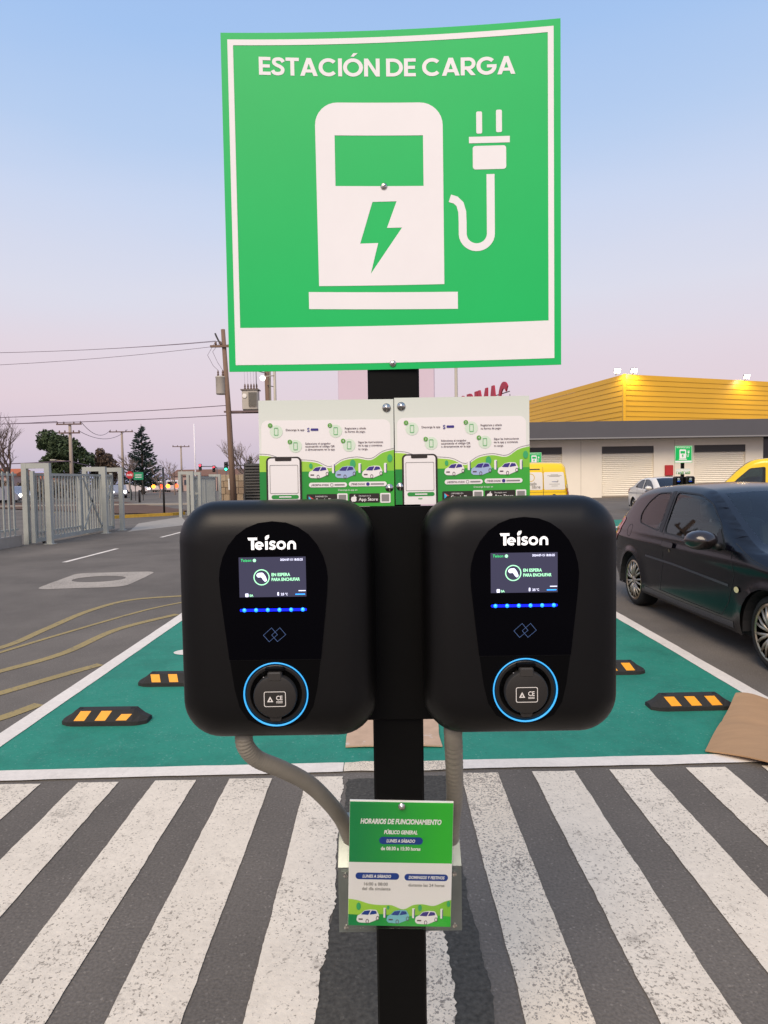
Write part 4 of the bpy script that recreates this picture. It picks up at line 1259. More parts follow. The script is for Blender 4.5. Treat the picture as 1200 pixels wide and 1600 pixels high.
plat = empty('transformer_platform', (-8.75, 38.6, 5.62), 0, 'steel platform between two poles carrying a box transformer', 'platform')
MB().box(-0.5, 2.35, -0.28, -0.16, 0, 0.10).build('beam', mat('platform_steel', '6e5a58', 0.6), plat)
MB().box(-0.5, 2.35, 0.32, 0.44, 0, 0.10).build('beam', mat('platform_steel', '6e5a58', 0.6), plat)
for x in (0.5, 1.1, 1.7):
    MB().box(x - 0.05, x + 0.05, -0.16, 0.32, 0.02, 0.08).build('cross_member', mat('platform_steel', '6e5a58', 0.6), plat)
tr = empty('box_transformer', (-7.72, 38.63, 5.722), 0, 'pale box transformer with cooling fins on the platform', 'transformer')
MB().box(-0.46, 0.46, -0.3, 0.3, 0.06, 1.18, bev=0.03).build('tank', tf_m, tr)
MB().box(-0.42, 0.42, -0.26, 0.26, 0.0, 0.06).build('skid', dk, tr)
MB().box(-0.53, 0.53, -0.36, 0.36, 1.182, 1.24).build('lid', mat('transformer_lid', '7c7068', 0.5), tr)
for i in range(9):
    MB().box(-0.06 + i * 0.055, -0.035 + i * 0.055, -0.42, -0.302, 0.25, 1.05).build('fin', tf_d, tr)
for dx in (-0.33, -0.15, 0.03, 0.2, 0.36):
    MB().lathe([(0.04, 1.24), (0.07, 1.3), (0.04, 1.37), (0.06, 1.43), (0.03, 1.58), (0, 1.6)], n=10, c=(dx, 0, 0)).build('bushing', ceram, tr, True)
MB().lathe([(0.13, -0.31), (0.13, -0.34), (0, -0.345)], 'y', 16, (-0.3, 0, 0.85)).build('gauge', mat('gauge_white', 'eeeae2', 0.4), tr)
pole2 = empty('utility_pole', (-6.62, 38.8, 0), 0, 'wooden pole on the right end of the transformer platform', 'utility pole', 'utility poles')
MB().tube([(0, 0, 0), (-0.1, 0, 5), (-0.22, 0, 10.6)], [0.19, 0.16, 0.12], 12).build('pole_shaft', wood_m, pole2, True)
MB().tube([(-0.16, -0.2, 7.9), (-0.75, -0.2, 8.05), (-0.75, -0.2, 5.9)], 0.03, 6).build('fuse_bracket', dk, pole2)
MB().tube([(-0.1, -0.2, 7.2), (0.28, -0.25, 7.1), (0.30, -0.25, 5.8)], 0.03, 6).build('fuse_bracket', dk, pole2)
lamp_on = mat('lamp_lit', 'ffffff', 0.3, emit='fff6ec', est=6)
pl = empty('street_lamp', (-5.93, 36.4, 0), 0, 'pale metal lamp post with a lit lamp beside the platform', 'street lamp', 'lamp posts')
MB().tube([(0, 0, 0), (0, 0, 9.5)], [0.1, 0.07], 12).build('pole_shaft', mat('pale_pole', 'b0a898', 0.5), pl, True)
MB().tube([(-0.26, 0.02, 0), (-0.26, 0.02, 9.4)], 0.045, 8).build('side_pipe', mat('green_brown_pipe', '7a7360', 0.6), pl, True)
MB().tube([(-0.02, -0.06, 7.4), (-0.55, -0.3, 7.3)], 0.03, 8).build('arm', mat('pale_pole', 'b0a898', 0.5), pl)
MB().lathe([(0, -0.46), (0.10, -0.42), (0.14, -0.34), (0.10, -0.30), (0, -0.29)], 'y', 16, (-0.60, 0, 7.22)).build('lens', lamp_on, pl, True)

def wire(name, pts, r_, label, sag=0.0):
    P_ = []
    for a, b in zip(pts[:-1], pts[1:]):
        a, b = Vector(a), Vector(b)
        for k in range(12):
            s_ = k / 12
            q = a.lerp(b, s_); q.z -= sag * 4 * s_ * (1 - s_) * (b - a).length / 30
            P_.append(q)
    P_.append(Vector(pts[-1]))
    o = MB().tube(P_, r_, 5).build(name, wire_m, None, True)
    return tag(o, label, 'cable', 'overhead cables')
wire('power_line', [(-31, 36, 9.05), (-9.57, 38.15, 9.72)], 0.013, 'topmost thin power line left of the big sign', 0.5)
wire('power_line', [(-31, 35, 8.80), (-9.29, 38.15, 9.70)], 0.013, 'second thin power line left of the big sign', 0.45)
wire('power_line', [(-31, 37, 8.25), (-8.6, 38.15, 9.52)], 0.013, 'third thin power line left of the big sign', 0.5)
wire('telephone_cable', [(-36, 40, 5.75), (-9.0, 38.2, 6.02)], 0.022, 'upper thick cable running to the wooden pole', 0.3)
wire('telephone_cable', [(-36, 40, 5.45), (-9.0, 38.2, 5.45)], 0.022, 'lower thick cable running to the wooden pole', 0.25)
wire('jumper_cable', [(-9.57, 38.14, 9.70), (-10.05, 38.1, 8.9), (-9.75, 38.15, 8.3), (-9.51, 38.25, 8.06)], 0.011, 'outer slack jumper cable looping to the can transformer')
wire('jumper_cable', [(-9.29, 38.14, 9.68), (-9.75, 38.1, 9.1), (-9.5, 38.15, 8.5), (-9.24, 38.25, 8.06)], 0.011, 'inner slack jumper cable looping to the can transformer')
for i, (dx, nm) in enumerate(((-8.05, 'leftmost'), (-7.87, 'second'), (-7.69, 'middle'), (-7.52, 'fourth'), (-7.36, 'rightmost'))):
    wire('drop_wire', [(dx - 0.05, 38.6, 9.4), (dx, 38.63, 7.32)], 0.006, nm + ' thin drop wire above the box transformer')

def far_pole(loc, h, label, arms, rz=0.0, lamp=False):
    t = empty('utility_pole', loc, rz, label, 'utility pole', 'utility poles')
    cm = mat('concrete_pole', 'a39486', 0.9)
    MB().tube([(0, 0, 0), (0, 0, h)], [0.22, 0.14], 10).build('pole_shaft', cm, t, True)
    for z, w in arms:
        MB().box(-w / 2, w / 2, -0.25, -0.14, z - 0.07, z + 0.07).build('crossarm', mat('arm_brown', '6b5650', 0.8), t)
        for s_ in (-0.46, -0.2, 0.2, 0.46):
            MB().lathe([(0.07, z + 0.07), (0.07, z + 0.25), (0, z + 0.28)], n=8, c=(s_ * w, -0.2, 0)).build('insulator', ceram, t)
    if lamp:
        MB().tube([(0, -0.1, h * 0.5), (-1.5, -0.3, h * 0.52)], 0.05, 6).build('lamp_arm', cm, t)
        MB().box(-2.0, -1.45, -0.42, -0.2, h * 0.52 - 0.02, h * 0.52 + 0.09).build('lamp_head', tf_m, t)
    return t
far_pole((-32.4, 68, 0), 7.9, 'far pole with two crossarms standing in front of the leafy tree', [(7.8, 2.6), (6.9, 2.2)], 0, True)
far_pole((-37.4, 94, 0), 9.1, 'far pole with crossarm left of the dark conifer', [(9.0, 3.4)], 0, True)
far_pole((-37.0, 120, 0), 8.4, 'far pole just right of the dark conifer', [(8.2, 3.0)], R(20))
far_pole((-28.0, 46, 0), 5.0, 'short far pole at the far left behind the fence', [(4.9, 1.4)])
wire('power_line', [(-60, 50, 8.9), (-33.6, 67.8, 8.1)], 0.03, 'far line from the left edge to the double crossarm pole', 1.0)
wire('power_line', [(-31.2, 67.8, 8.1), (-38.9, 93.8, 9.3)], 0.03, 'far line sagging between the two far poles', 1.2)
wire('power_line', [(-31.4, 67.8, 7.1), (-36.5, 93.8, 9.3)], 0.03, 'lower far line sagging between the two far poles', 1.2)
wire('telephone_cable', [(-60, 60, 4.0), (-32.4, 67.7, 4.0), (-37.4, 93.7, 4.0)], 0.05, 'dark far cable crossing behind the leafy tree', 0.4)

fp = MB().tube([(0, 0, 0), (0, 0, 5.6)], [0.06, 0.045], 10).build('flag_pole', mat('white_pole', 'e8e2e6', 0.4), None, True)
fp.location = (-12.93, 45, 0)
tag(fp, 'slim white pole rising behind the far gate', 'pole')
bp2 = MB().tube([(0, 0, 0), (0, 0, 2.35)], 0.05, 10).build('black_post', mat('post_black', '1d1c1d', 0.5), None, True)
bp2.location = (-11.15, 33.1, 0)
tag(bp2, 'thin black post standing in the soil verge', 'post')
# street signs
ss = empty('stop_sign', (-23.25, 60, 0), 0, 'red octagonal stop sign on a thin post', 'sign')
MB().tube([(0, 0, 0), (0, 0, 2.1)], 0.04, 8).build('post', galv, ss)
o8 = [(0.36 * math.cos(R(22.5 + 45 * k)), 2.37 + 0.36 * math.sin(R(22.5 + 45 * k))) for k in range(8)]
MB().prism(o8, -0.06, -0.045).build('plate', mat('stop_red', 'b8202c', 0.4), ss)
S_ = Print(ss, lambda x, y: (x, y), -0.0605, None, None, 0.002)
S_.text('lettering', 'PARE', 0, 2.27, mat('white_sign_print', 'f0ecea', 0.4), 1, xw=0.5, xh=0.2, off=0.02)
gs = empty('street_name_sign', (-22.45, 60, 0), 0, 'green street sign on two dark posts beside the stop sign', 'sign')
for dx in (-0.35, 0.35):
    MB().tube([(dx, 0, 0), (dx, 0, 2.6)], 0.04, 8).build('post', dk, gs)
MB().box(-0.44, 0.44, -0.07, -0.05, 1.90, 2.60, bev=0.005).build('plate', mat('street_sign_green', '1f8f62', 0.4), gs)
for z in (2.12, 2.32):
    MB().box(-0.3, 0.28, -0.076, -0.071, z, z + 0.06).build('lettering', mat('white_sign_print', 'f0ecea', 0.4), gs)
for i, (x, y, c, lb) in enumerate(((-22.4, 56, 'd9b52f', 'yellow bollard left of the dark bollards by the far street'),
                                   (-20.2, 54, '2c2a2c', 'dark bollard right of the green street sign'), (-24.0, 62, '2c2a2c', 'dark bollard behind the yellow bollard'))):
    b = MB().lathe([(0.09, 0), (0.09, 0.95), (0.07, 1.02), (0, 1.04)], n=12).build('bollard', mat('bollard_' + c, c, 0.5), None, True)
    b.location = (x, y, 0)
    tag(b, lb, 'bollard', 'street bollards')
# traffic signals
def traffic_light(x, y, h, reach, lit, label):
    t = empty('traffic_light', (x, y, 0), 0, label, 'traffic light', 'traffic lights')
    MB().tube([(0, 0, 0), (0, 0, h), (-0.3, 0, h + 0.25), (-reach, 0, h + 0.3)], 0.09, 8).build('mast', mat('mast_grey', '6a6a70', 0.5), t, True)
    hx = -reach
    MB().box(hx - 0.25, hx + 0.25, -0.22, 0.1, h - 0.45, h + 0.75, bev=0.03).build('housing', mat('signal_black', '181818', 0.5), t)
    cs = {'r': ('ff3040', 0.5), 'g': ('30ffb0', -0.25), 'a': ('ffb030', 0.12)}
    for k, (c, dz) in cs.items():
        on = k == lit
        mm = mat('signal_%s_%s' % (k, on), c if on else '20201c', 0.3, emit=c if on else None, est=6 if on else 0)
        MB().lathe([(0.17, -0.23), (0.15, -0.28), (0, -0.30)], 'y', 14, (hx, 0, h + dz)).build('lens', mm, t, True)
    return t
traffic_light(-18.0, 90, 3.6, 3.6, 'g', 'green traffic light on a mast arm near the wooden pole')
traffic_light(-30.0, 118, 4.2, 3.0, 'r', 'left red traffic light above the far vehicles')
traffic_light(-28.6, 119, 3.9, 2.2, 'r', 'right red traffic light above the far vehicles')

# ================================================================== VEHICLES
glass_dark = glass_mat('car_glass', 'd3e4dd', 1.0)
glass_far = glass_mat('far_car_glass', '6f8588', 1.6)
tyre_m = mat('tyre_rubber', '151413', 0.85, bump=0.2, bscale=80)
trim_m = mat('black_trim', '121212', 0.55)
cabin_m = mat('dark_cabin', '1c1c1e', 0.9)
seat_m = mat('seat_grey', '3d3f42', 0.95)
rim_m = mat('rim_alloy', 'a69e92', 0.38, 0.75)
chrome = mat('chrome_lip', 'a8987f', 0.30, 0.9)
red_lamp = mat('tail_lamp_red', 'a81c22', 0.15, coat=0.5)
amber_l = mat('amber_lamp', 'e8d8a0', 0.2, coat=0.5)
clear_l = mat('clear_lamp', 'd8dadc', 0.1, coat=1.0)

class Car:
    def __init__(s, name, label, cat, spec, paint, loc, rz, group=None, glass=None):
        s.t = empty(name, loc, rz, label, cat, group)
        s.sp = spec
        s.paint = paint
        s.glass = glass or glass_far
        s.L, s.W = spec['L'], spec['W']
        s.prof = catmull(spec['prof'], 5)
        s.build()
    def dist(s, x, z):
        best = 9
        p = Vector((x, z))
        for a, b in zip(s.prof[:-1], s.prof[1:]):
            d = b - a
            l2 = d.length_squared
            t_ = max(0, min(1, (p - a).dot(d) / l2)) if l2 > 0 else 0
            q = (p - (a + d * t_)).length
            if q < best: best = q
        return best
    def w(s, x, z):
        sp = s.sp
        u = 2 * x / s.L - 1
        w = s.W / 2 * (1 - sp.get('taper', 0.13) * abs(u) ** 4)
        zb = sp['belt']
        if z < 0.45: w -= 0.05 * ((0.45 - z) / 0.45) ** 2
        w -= 0.015 * ((z - 0.62) / 0.4) ** 2 if z < zb else 0.015 * ((zb - 0.62) / 0.4) ** 2
        if z > zb: w -= (z - zb) * sp.get('tumble', 0.34)
        # gentle shoulder crease
        w += 0.012 * math.exp(-((z - zb + 0.10) / 0.05) ** 2)
        for ax in (sp['xr'], sp['xf']):      # flared arches
            w += 0.018 * math.exp(-(((x - ax) ** 2 + (z - sp['rw']) ** 2) ** 0.5 - sp['rw'] * 1.12) ** 2 / 0.004)
        Rr = sp.get('round', 0.10)
        d = s.dist(x, z)
        if d < Rr:
            k = 1 - d / Rr
            w -= Rr * 0.9 * (1 - math.sqrt(max(0, 1 - k * k)))
        return max(w, 0.05)
    def side(s, name, loops, m, sgn, off=0.0, parent=None, step=(0.12, 0.07), smooth=True):
        me = outline_mesh(loops)
        xs_ = [p[0] for l in loops for p in l]; zs_ = [p[1] for l in loops for p in l]
        cx = [min(xs_) + step[0] * i for i in range(1, int((max(xs_) - min(xs_)) / step[0]) + 1)]
        cz = [min(zs_) + step[1] * i for i in range(1, int((max(zs_) - min(zs_)) / step[1]) + 1)]
        place(me, lambda u, v: (u, sgn * (s.w(u, v) + off), v), cx, cz)
        bm = bmesh.new(); bm.from_mesh(me)
        for f in bm.faces:
            if f.normal.y * sgn < 0: f.normal_flip()
        bm.to_mesh(me); bm.free()
        return link(name, me, m, parent or s.t, smooth)
    def seam(s, pts, sgn, w=0.008, name='panel_gap'):
        return s.side(name, [stroke(pts, w)], trim_m, sgn, 0.0015, step=(0.08, 0.06))
    def build(s):
        sp = s.sp
        P = s.prof
        gr = sp.get('ground', 0.2)
        rw = sp['rw'] * 1.13
        bot = []
        zc = sp['rw']
        for ax in (sp['xf'], sp['xr']):
            a0 = math.asin(max(-1, min(1, (gr - zc) / rw)))
            bot += [(ax + rw * math.cos(a), zc + rw * math.sin(a)) for a in [a0 + (math.pi - 2 * a0) * k / 14 for k in range(15)]]
        outer = [(p.x, p.y) for p in P] + bot
        wins = [round_poly(wn, sp.get('wr', 0.05)) for wn in sp['wins']]
        for sgn in (-1, 1):
            s.side('body_side', [outer] + wins, s.paint, sgn, step=sp.get('step', (0.12, 0.07)))
            for wn in wins:
                s.side('side_window', [wn], s.glass, sgn, -0.006, step=(0.1, 0.06))
                inner = [((x - sum(p[0] for p in wn) / len(wn)) * 0.955 + sum(p[0] for p in wn) / len(wn), (z - sum(p[1] for p in wn) / len(wn)) * 0.93 + sum(p[1] for p in wn) / len(wn)) for x, z in wn]
                s.side('window_seal', [wn, inner], trim_m, sgn, 0.002, step=(0.15, 0.09))
        # strip over the top
        K = [-1, -0.9, -0.72, -0.4, 0, 0.4, 0.72, 0.9, 1]
        crown = sp.get('crown', 0.03)
        rows = []
        for i, p in enumerate(P):
            a = P[max(i - 1, 0)]; b = P[min(i + 1, len(P) - 1)]
            t_ = (b - a).normalized()
            nx, nz = -t_.y, t_.x
            wv = s.w(p.x, p.y)
            rows.append([(p.x + nx * crown * (1 - k * k), k * wv, p.y + nz * crown * (1 - k * k)) for k in K])
        rngs = [(a * 5, b * 5) for a, b in sp['screens']]
        body, panes = MB(), [MB() for _ in rngs]
        for i in range(len(rows) - 1):
            for k in range(len(K) - 1):
                q = [rows[i][k], rows[i][k + 1], rows[i + 1][k + 1], rows[i + 1][k]]
                dst = body
                for pi, (a, b) in enumerate(rngs):
                    if a <= i < b and 0 < k < len(K) - 2: dst = panes[pi]
                dst.add(q, [(0, 1, 2, 3)])
        def weld(mb, name, m):
            o = mb.build(name, m, s.t, fix=False)
            bm = bmesh.new(); bm.from_mesh(o.data)
            bmesh.ops.remove_doubles(bm, verts=bm.verts, dist=1e-5)
            bmesh.ops.recalc_face_normals(bm, faces=bm.faces)
            for f in bm.faces: f.smooth = True
            bm.to_mesh(o.data); bm.free()
            return o
        weld(body, 'body_top', s.paint)
        for nm, mb in zip(('rear_window', 'windscreen'), panes):
            if mb.v: weld(mb, nm, s.glass)
        # underbody, wheel wells
        W2 = s.W / 2
        MB().box(0.15, s.L - 0.15, -W2 + 0.12, W2 - 0.12, gr - 0.02, gr + 0.05).build('underbody', cabin_m, s.t)
        xa, xb = sp['xr'] + rw + 0.02, sp['xf'] - rw - 0.02
        MB().box(xa, xb, -W2 + 0.07, W2 - 0.07, gr + 0.051, min(0.5, sp['belt'] - 0.3)).build('cabin_floor', cabin_m, s.t)
        for ax in (sp['xr'], sp['xf']):
            for sgn in (-1, 1):
                pr = [(ax + rw * 0.99 * math.cos(R(a)), zc + rw * 0.99 * math.sin(R(a))) for a in range(-20, 201, 15)]
                vs = [(x, sgn * (s.w(ax, zc + rw) - 0.02), z) for x, z in pr] + [(x, sgn * (W2 - 0.34), z) for x, z in pr]
                n = len(pr)
                MB().add(vs, [(i, i + 1, i + 1 + n, i + n) for i in range(n - 1)] + [tuple(range(n, 2 * n))]).build('wheel_well', cabin_m, s.t)
        s.wheels()
        if sp.get('seats', True):
            for fx in sp.get('seat_x', (0.50,)):
                for sgn in (-1, 1):
                    x = s.L * fx
                    mt = Matrix.Translation((x, sgn * W2 * 0.42, 0.45)) @ Matrix.Rotation(R(-12), 4, 'Y')
                    se = MB().box(-0.07, 0.07, -0.24, 0.24, 0, 0.62, mt, bev=0.05).box(-0.05, 0.04, -0.13, 0.13, 0.66, 0.85, mt, bev=0.04)
                    se.build('seat', seat_m, s.t)
            wx = sp['prof'][sp['screens'][1][1]][0]
            MB().box(wx - 0.45, wx - 0.10, -W2 + 0.14, W2 - 0.14, 0.5, sp['belt'] - 0.06, bev=0.04).build('dashboard', cabin_m, s.t)
            MB().tube([(wx - 0.5 + 0.05 * math.sin(a), W2 * 0.42 + 0.18 * math.cos(a), sp['belt'] - 0.02 + 0.17 * math.sin(a)) for a in [2 * math.pi * k / 20 for k in range(21)]], 0.016, 6).build('steering_wheel', cabin_m, s.t)
    def wheels(s):
        sp = s.sp
        rw, tw = sp['rw'], sp.get('tw', 0.20)
        rr = sp.get('rim', 0.62) * rw
        proto = None
        for ax in (sp['xr'], sp['xf']):
            for sgn in (-1, 1):
                yo = s.w(ax, rw * 2.2) - 0.01 if False else s.W / 2 - 0.055
                wh = bpy.data.objects.new('wheel', None); col.objects.link(wh); wh.parent = s.t
                wh.empty_display_size = 0.1
                wh.location = (ax, sgn * yo, rw)
                wh.rotation_euler = (0, 0, 0 if sgn < 0 else math.pi)
                if proto is None:
                    # outer face towards -y
                    pr = [(rr, 0.0), (rr + 0.012, -0.012), (rw - 0.03, -0.006), (rw - 0.008, 0.012), (rw, 0.035), (rw, tw - 0.035), (rw - 0.01, tw - 0.01), (rr, tw)]
                    a = MB().lathe(pr + [(rr, 0.0)], 'y', 36).build('tyre', tyre_m, wh)
                    shade_angle(a, 40)
                    b = MB().lathe([(rr, 0.03), (rr + 0.004, -0.004), (rr - 0.012, -0.010), (rr - 0.022, -0.002), (rr - 0.03, 0.05), (rr - 0.03, 0.12), (0, 0.12)], 'y', 36).build('rim', chrome if sp.get('chrome') else rim_m, wh)
                    shade_angle(b, 40)
                    ns = sp.get('spokes', 9)
                    parts = [a, b]
                    kid = []
                    for k in range(ns):
                        for dd in ((-0.10, 0.10) if ns > 6 else (0.0,)):
                            a0 = 2 * math.pi * k / ns
                            a1 = a0 + dd * 1.6
                            p0 = (0.05 * math.cos(a0), 0.0, 0.05 * math.sin(a0)); p1 = ((rr - 0.02) * math.cos(a1), 0.004, (rr - 0.02) * math.sin(a1))
                            pm = tuple((u + v) / 2 + (0.0 if i != 1 else -0.012) for i, (u, v) in enumerate(zip(p0, p1)))
                            kid.append(MB().tube([p0, pm, p1], 0.013 if ns > 6 else 0.03, 6).build('spoke', rim_m, wh, True))
                    h = MB().lathe([(0.06, 0.05), (0.055, 0.0), (0.03, -0.012), (0, -0.014)], 'y', 18).build('hub', rim_m, wh, True)
                    d = MB().lathe([(rr * 0.75, 0.10), (rr * 0.75, 0.085), (0, 0.085)], 'y', 24).build('brake_disc', mat('brake_disc', '4a4744', 0.4, 0.8), wh)
                    proto = parts + kid + [h, d]
                else:
                    for o in proto:
                        c = o.copy(); col.objects.link(c); c.parent = wh
    def mirror(s, x, z, sgn, m):
        y = sgn * (s.w(x, z) + 0.02)
        bm_ = MB()
        pr = [(0.0, -0.075), (0.05, -0.06), (0.075, -0.02), (0.08, 0.03), (0.07, 0.06), (0.0, 0.062)]
        mt = Matrix.Translation((x, y + sgn * 0.15, z + 0.04)) @ Matrix.Diagonal((1.25, 1.75, 1.12, 1)) @ Matrix.Rotation(R(180), 4, 'Z')
        o = bm_.lathe(pr, 'x', 18, (0, 0, 0), mt).build('mirror', m, s.t, True)
        MB().tube([(x, y - sgn * 0.03, z - 0.03), (x, y + sgn * 0.05, z)], 0.035, 8).build('mirror_arm', trim_m, o, True)
        return o
    def box(s, name, x0, x1, y0, y1, z0, z1, m, bev=0.01, parent=None):
        return MB().box(x0, x1, y0, y1, z0, z1, bev=bev).build(name, m, parent or s.t)

def car_paint(name, c, rough=0.22, metal=0.3, coat=0.6):
    return mat(name, c, rough, metal, var=0.04, vscale=3, coat=coat)

# ---- dark hatchback, nearest -----------------------------------------
hatch = dict(L=4.10, W=1.70, xr=0.78, xf=3.42, rw=0.305, rim=0.77, tw=0.21, belt=0.90, tumble=0.42, taper=0.12, round=0.11, ground=0.21, spokes=9, chrome=True, crown=0.028,
             prof=[(0.13, 0.25), (0.03, 0.36), (0.01, 0.55), (0.05, 0.70), (0.10, 0.88), (0.20, 1.02), (0.42, 1.28), (0.56, 1.365), (0.90, 1.42), (1.45, 1.445), (1.90, 1.425), (2.20, 1.365),
                   (2.65, 1.15), (3.05, 0.965), (3.30, 0.90), (3.62, 0.83), (3.86, 0.73), (4.02, 0.58), (4.09, 0.42), (4.05, 0.28), (3.97, 0.22)],
             screens=[(4, 6), (11, 13)],
             wins=[[(0.93, 1.00), (1.50, 0.945), (1.43, 1.375), (1.12, 1.36), (0.94, 1.25), (0.85, 1.10)],
                   [(1.60, 0.94), (2.86, 0.895), (2.62, 1.10), (2.30, 1.285), (2.02, 1.365), (1.53, 1.385)]], seat_x=(0.46, 0.28), wr=0.07, step=(0.055, 0.028))
navy_black = mat('dark_navy_paint', '08080f', 0.2, 0.0, var=0.04, vscale=3, coat=0.05, spec=0.33)
c1 = Car('parked_hatchback', 'dark navy three-door hatchback parked at the right edge', 'car', hatch, navy_black, (3.80, 8.65, 0), R(-90.0), 'parked cars', glass_dark)
c1.t.scale = (1.06, 1, 1)
for ch_ in c1.t.children:
    if ch_.name.startswith('wheel') and ch_.type == 'EMPTY': ch_.scale = (1 / 1.06, 1, 1)
for sg in (-1, 1):
    c1.seam([(1.56, 1.375), (1.62, 0.98), (1.66, 0.62), (1.58, 0.33)], sg)
    c1.seam([(1.56, 0.325), (2.2, 0.32), (2.78, 0.32), (2.90, 0.45), (2.98, 0.70), (2.92, 0.93)], sg)
    c1.seam([(2.92, 0.965), (3.2, 0.86), (3.7, 0.76)], sg)
    c1.seam([(0.06, 0.62), (0.35, 0.63)], sg)
    c1.side('side_moulding', [stroke([(1.22, 0.655), (1.9, 0.645), (2.90, 0.60)], 0.022)], mat('moulding', '3c3c42', 0.35), sg, 0.003)
    c1.side('sill_trim', [stroke([(1.18, 0.27), (1.9, 0.26), (2.95, 0.27)], 0.055)], mat('sill_dark', '2a2a33', 0.25), sg, 0.003)
    c1.side('door_pillar', [[(1.515, 0.945), (1.585, 0.94), (1.52, 1.385), (1.445, 1.378)]], trim_m, sg, 0.003)
    c1.side('tail_light', [round_poly([(0.07, 0.74), (0.10, 0.93), (0.24, 1.07), (0.44, 1.03), (0.36, 0.86), (0.16, 0.71)], 0.04)], red_lamp, sg, 0.006)
    c1.side('headlight', [round_poly([(3.55, 0.80), (3.93, 0.66), (4.0, 0.56), (3.72, 0.66)], 0.04)], clear_l, sg, 0.006)
    c1.side('side_repeater', [circ(3.03, 0.585, 0.035, 16, 0.026)], amber_l, sg, 0.010)
    c1.side('fuel_flap' if sg < 0 else 'vent_flap', [circ(0.70, 0.90, 0.075, 20), circ(0.70, 0.90, 0.069, 20)], trim_m, sg, 0.002)
    h_ = c1.side('door_handle', [rrect(1.68, 0.81, 1.92, 0.865, 0.02)], mat('handle_black', '0e0e10', 0.35), sg, 0.022)
    c1.side('door_lock', [circ(1.82, 0.775, 0.016, 12)], chrome, sg, 0.004)
    c1.mirror(2.74, 0.935, sg, mat('mirror_cap', '241d1c', 0.25, coat=0.5))
    c1.side('mirror_triangle', [[(2.62, 0.91), (2.84, 0.90), (2.62, 1.08)]], trim_m, sg, 0.004)
c1.box('roof_spoiler', 0.38, 0.62, -0.50, 0.50, 1.345, 1.372, navy_black, 0.008)
c1.box('number_plate', -0.022, -0.012, -0.25, 0.25, 0.60, 0.72, mat('plate_white', 'e8e6e0', 0.4), 0.002)
c1.box('grille', 4.06, 4.10, -0.35, 0.35, 0.50, 0.60, trim_m, 0.01)
c1.box('parcel_shelf', 0.35, 0.85, -0.55, 0.55, 0.90, 0.93, cabin_m, 0.01)

# ---- white saloon -----------------------------------------------------
saloon = dict(L=4.40, W=1.70, xr=0.88, xf=3.46, rw=0.30, rim=0.66, belt=0.95, tumble=0.36, taper=0.15, round=0.10, ground=0.2, spokes=5,
              prof=[(0.12, 0.28), (0.03, 0.40), (0.01, 0.60), (0.03, 0.85), (0.10, 1.0), (0.32, 1.07), (0.62, 1.12), (1.15, 1.38), (1.70, 1.47), (2.10, 1.475), (2.45, 1.43), (2.80, 1.24), (3.15, 1.04), (3.6, 0.95), (4.0, 0.84), (4.25, 0.70), (4.37, 0.50), (4.36, 0.32), (4.28, 0.24)],
              screens=[(6, 7), (10, 12)],
              wins=[[(1.02, 1.06), (1.80, 1.0), (1.78, 1.40), (1.45, 1.37), (1.10, 1.19)], [(1.88, 1.0), (2.92, 0.97), (2.72, 1.14), (2.40, 1.33), (2.15, 1.395), (1.86, 1.405)]], seat_x=(0.5, 0.3), wr=0.05)
white_paint_car = car_paint('white_car_paint', 'e2dcd2', 0.2, 0.0)
def saloon_details(c, handle):
    for sg in (-1, 1):
        c.seam([(1.84, 1.40), (1.86, 1.0), (1.86, 0.4)], sg, 0.014)
        c.seam([(1.30, 1.02), (1.26, 0.72)], sg, 0.014)
        c.seam([(2.98, 0.96), (3.0, 0.6), (2.92, 0.36)], sg, 0.014)
        c.side('tail_light', [round_poly([(0.04, 0.80), (0.06, 0.98), (0.40, 1.0), (0.28, 0.86)], 0.04)], red_lamp, sg, 0.006)
        c.side('headlight', [round_poly([(3.75, 0.82), (4.22, 0.68), (4.30, 0.60), (3.95, 0.66)], 0.04)], clear_l, sg, 0.006)
        for x in (1.42, 2.05):
            c.side('door_handle', [rrect(x, 0.90, x + 0.18, 0.935, 0.012)], handle, sg, 0.02)
        c.mirror(2.80, 1.0, sg, handle)
    c.box('number_plate', -0.03, -0.012, -0.25, 0.25, 0.62, 0.74, mat('plate_white', 'e8e6e0', 0.4), 0.002)
    c.box('grille', 4.35, 4.40, -0.4, 0.4, 0.42, 0.58, trim_m, 0.01)
# seen from its rear right quarter, nose away to the right
c2 = Car('white_saloon', 'white four-door saloon parked near the shutters', 'car', saloon, white_paint_car, (12.0, 30.2, 0), R(-88), 'parked cars')
saloon_details(c2, white_paint_car)
silver = car_paint('silver_car_paint', 'a9acb2', 0.25, 0.6)
c3 = Car('silver_saloon', 'silver saloon mostly hidden beside the right yellow van', 'car', saloon, silver, (17.4, 26.2, 0), R(176), 'parked cars')
saloon_details(c3, silver)

# ---- yellow vans --------------------------------------------------------
van = dict(L=4.40, W=1.80, xr=0.80, xf=3.50, rw=0.32, rim=0.62, belt=1.12, tumble=0.10, taper=0.07, round=0.14, ground=0.22, spokes=5, crown=0.02,
           prof=[(0.10, 0.26), (0.03, 0.38), (0.02, 0.60), (0.03, 1.10), (0.06, 1.55), (0.12, 1.86), (0.26, 1.99), (0.6, 2.03), (1.4, 2.05), (2.2, 2.03), (2.60, 1.95), (2.95, 1.68), (3.35, 1.27), (3.70, 1.10), (4.05, 0.98), (4.27, 0.82), (4.38, 0.55), (4.37, 0.35), (4.28, 0.25)],
           screens=[(0, 0), (10, 12)], wins=[[(2.20, 1.18), (3.18, 1.14), (2.98, 1.40), (2.62, 1.74), (2.20, 1.78)]], seat_x=(0.5,), wr=0.06)
van_y = mat('van_yellow', 'fbcf00', 0.25, coat=0.5)
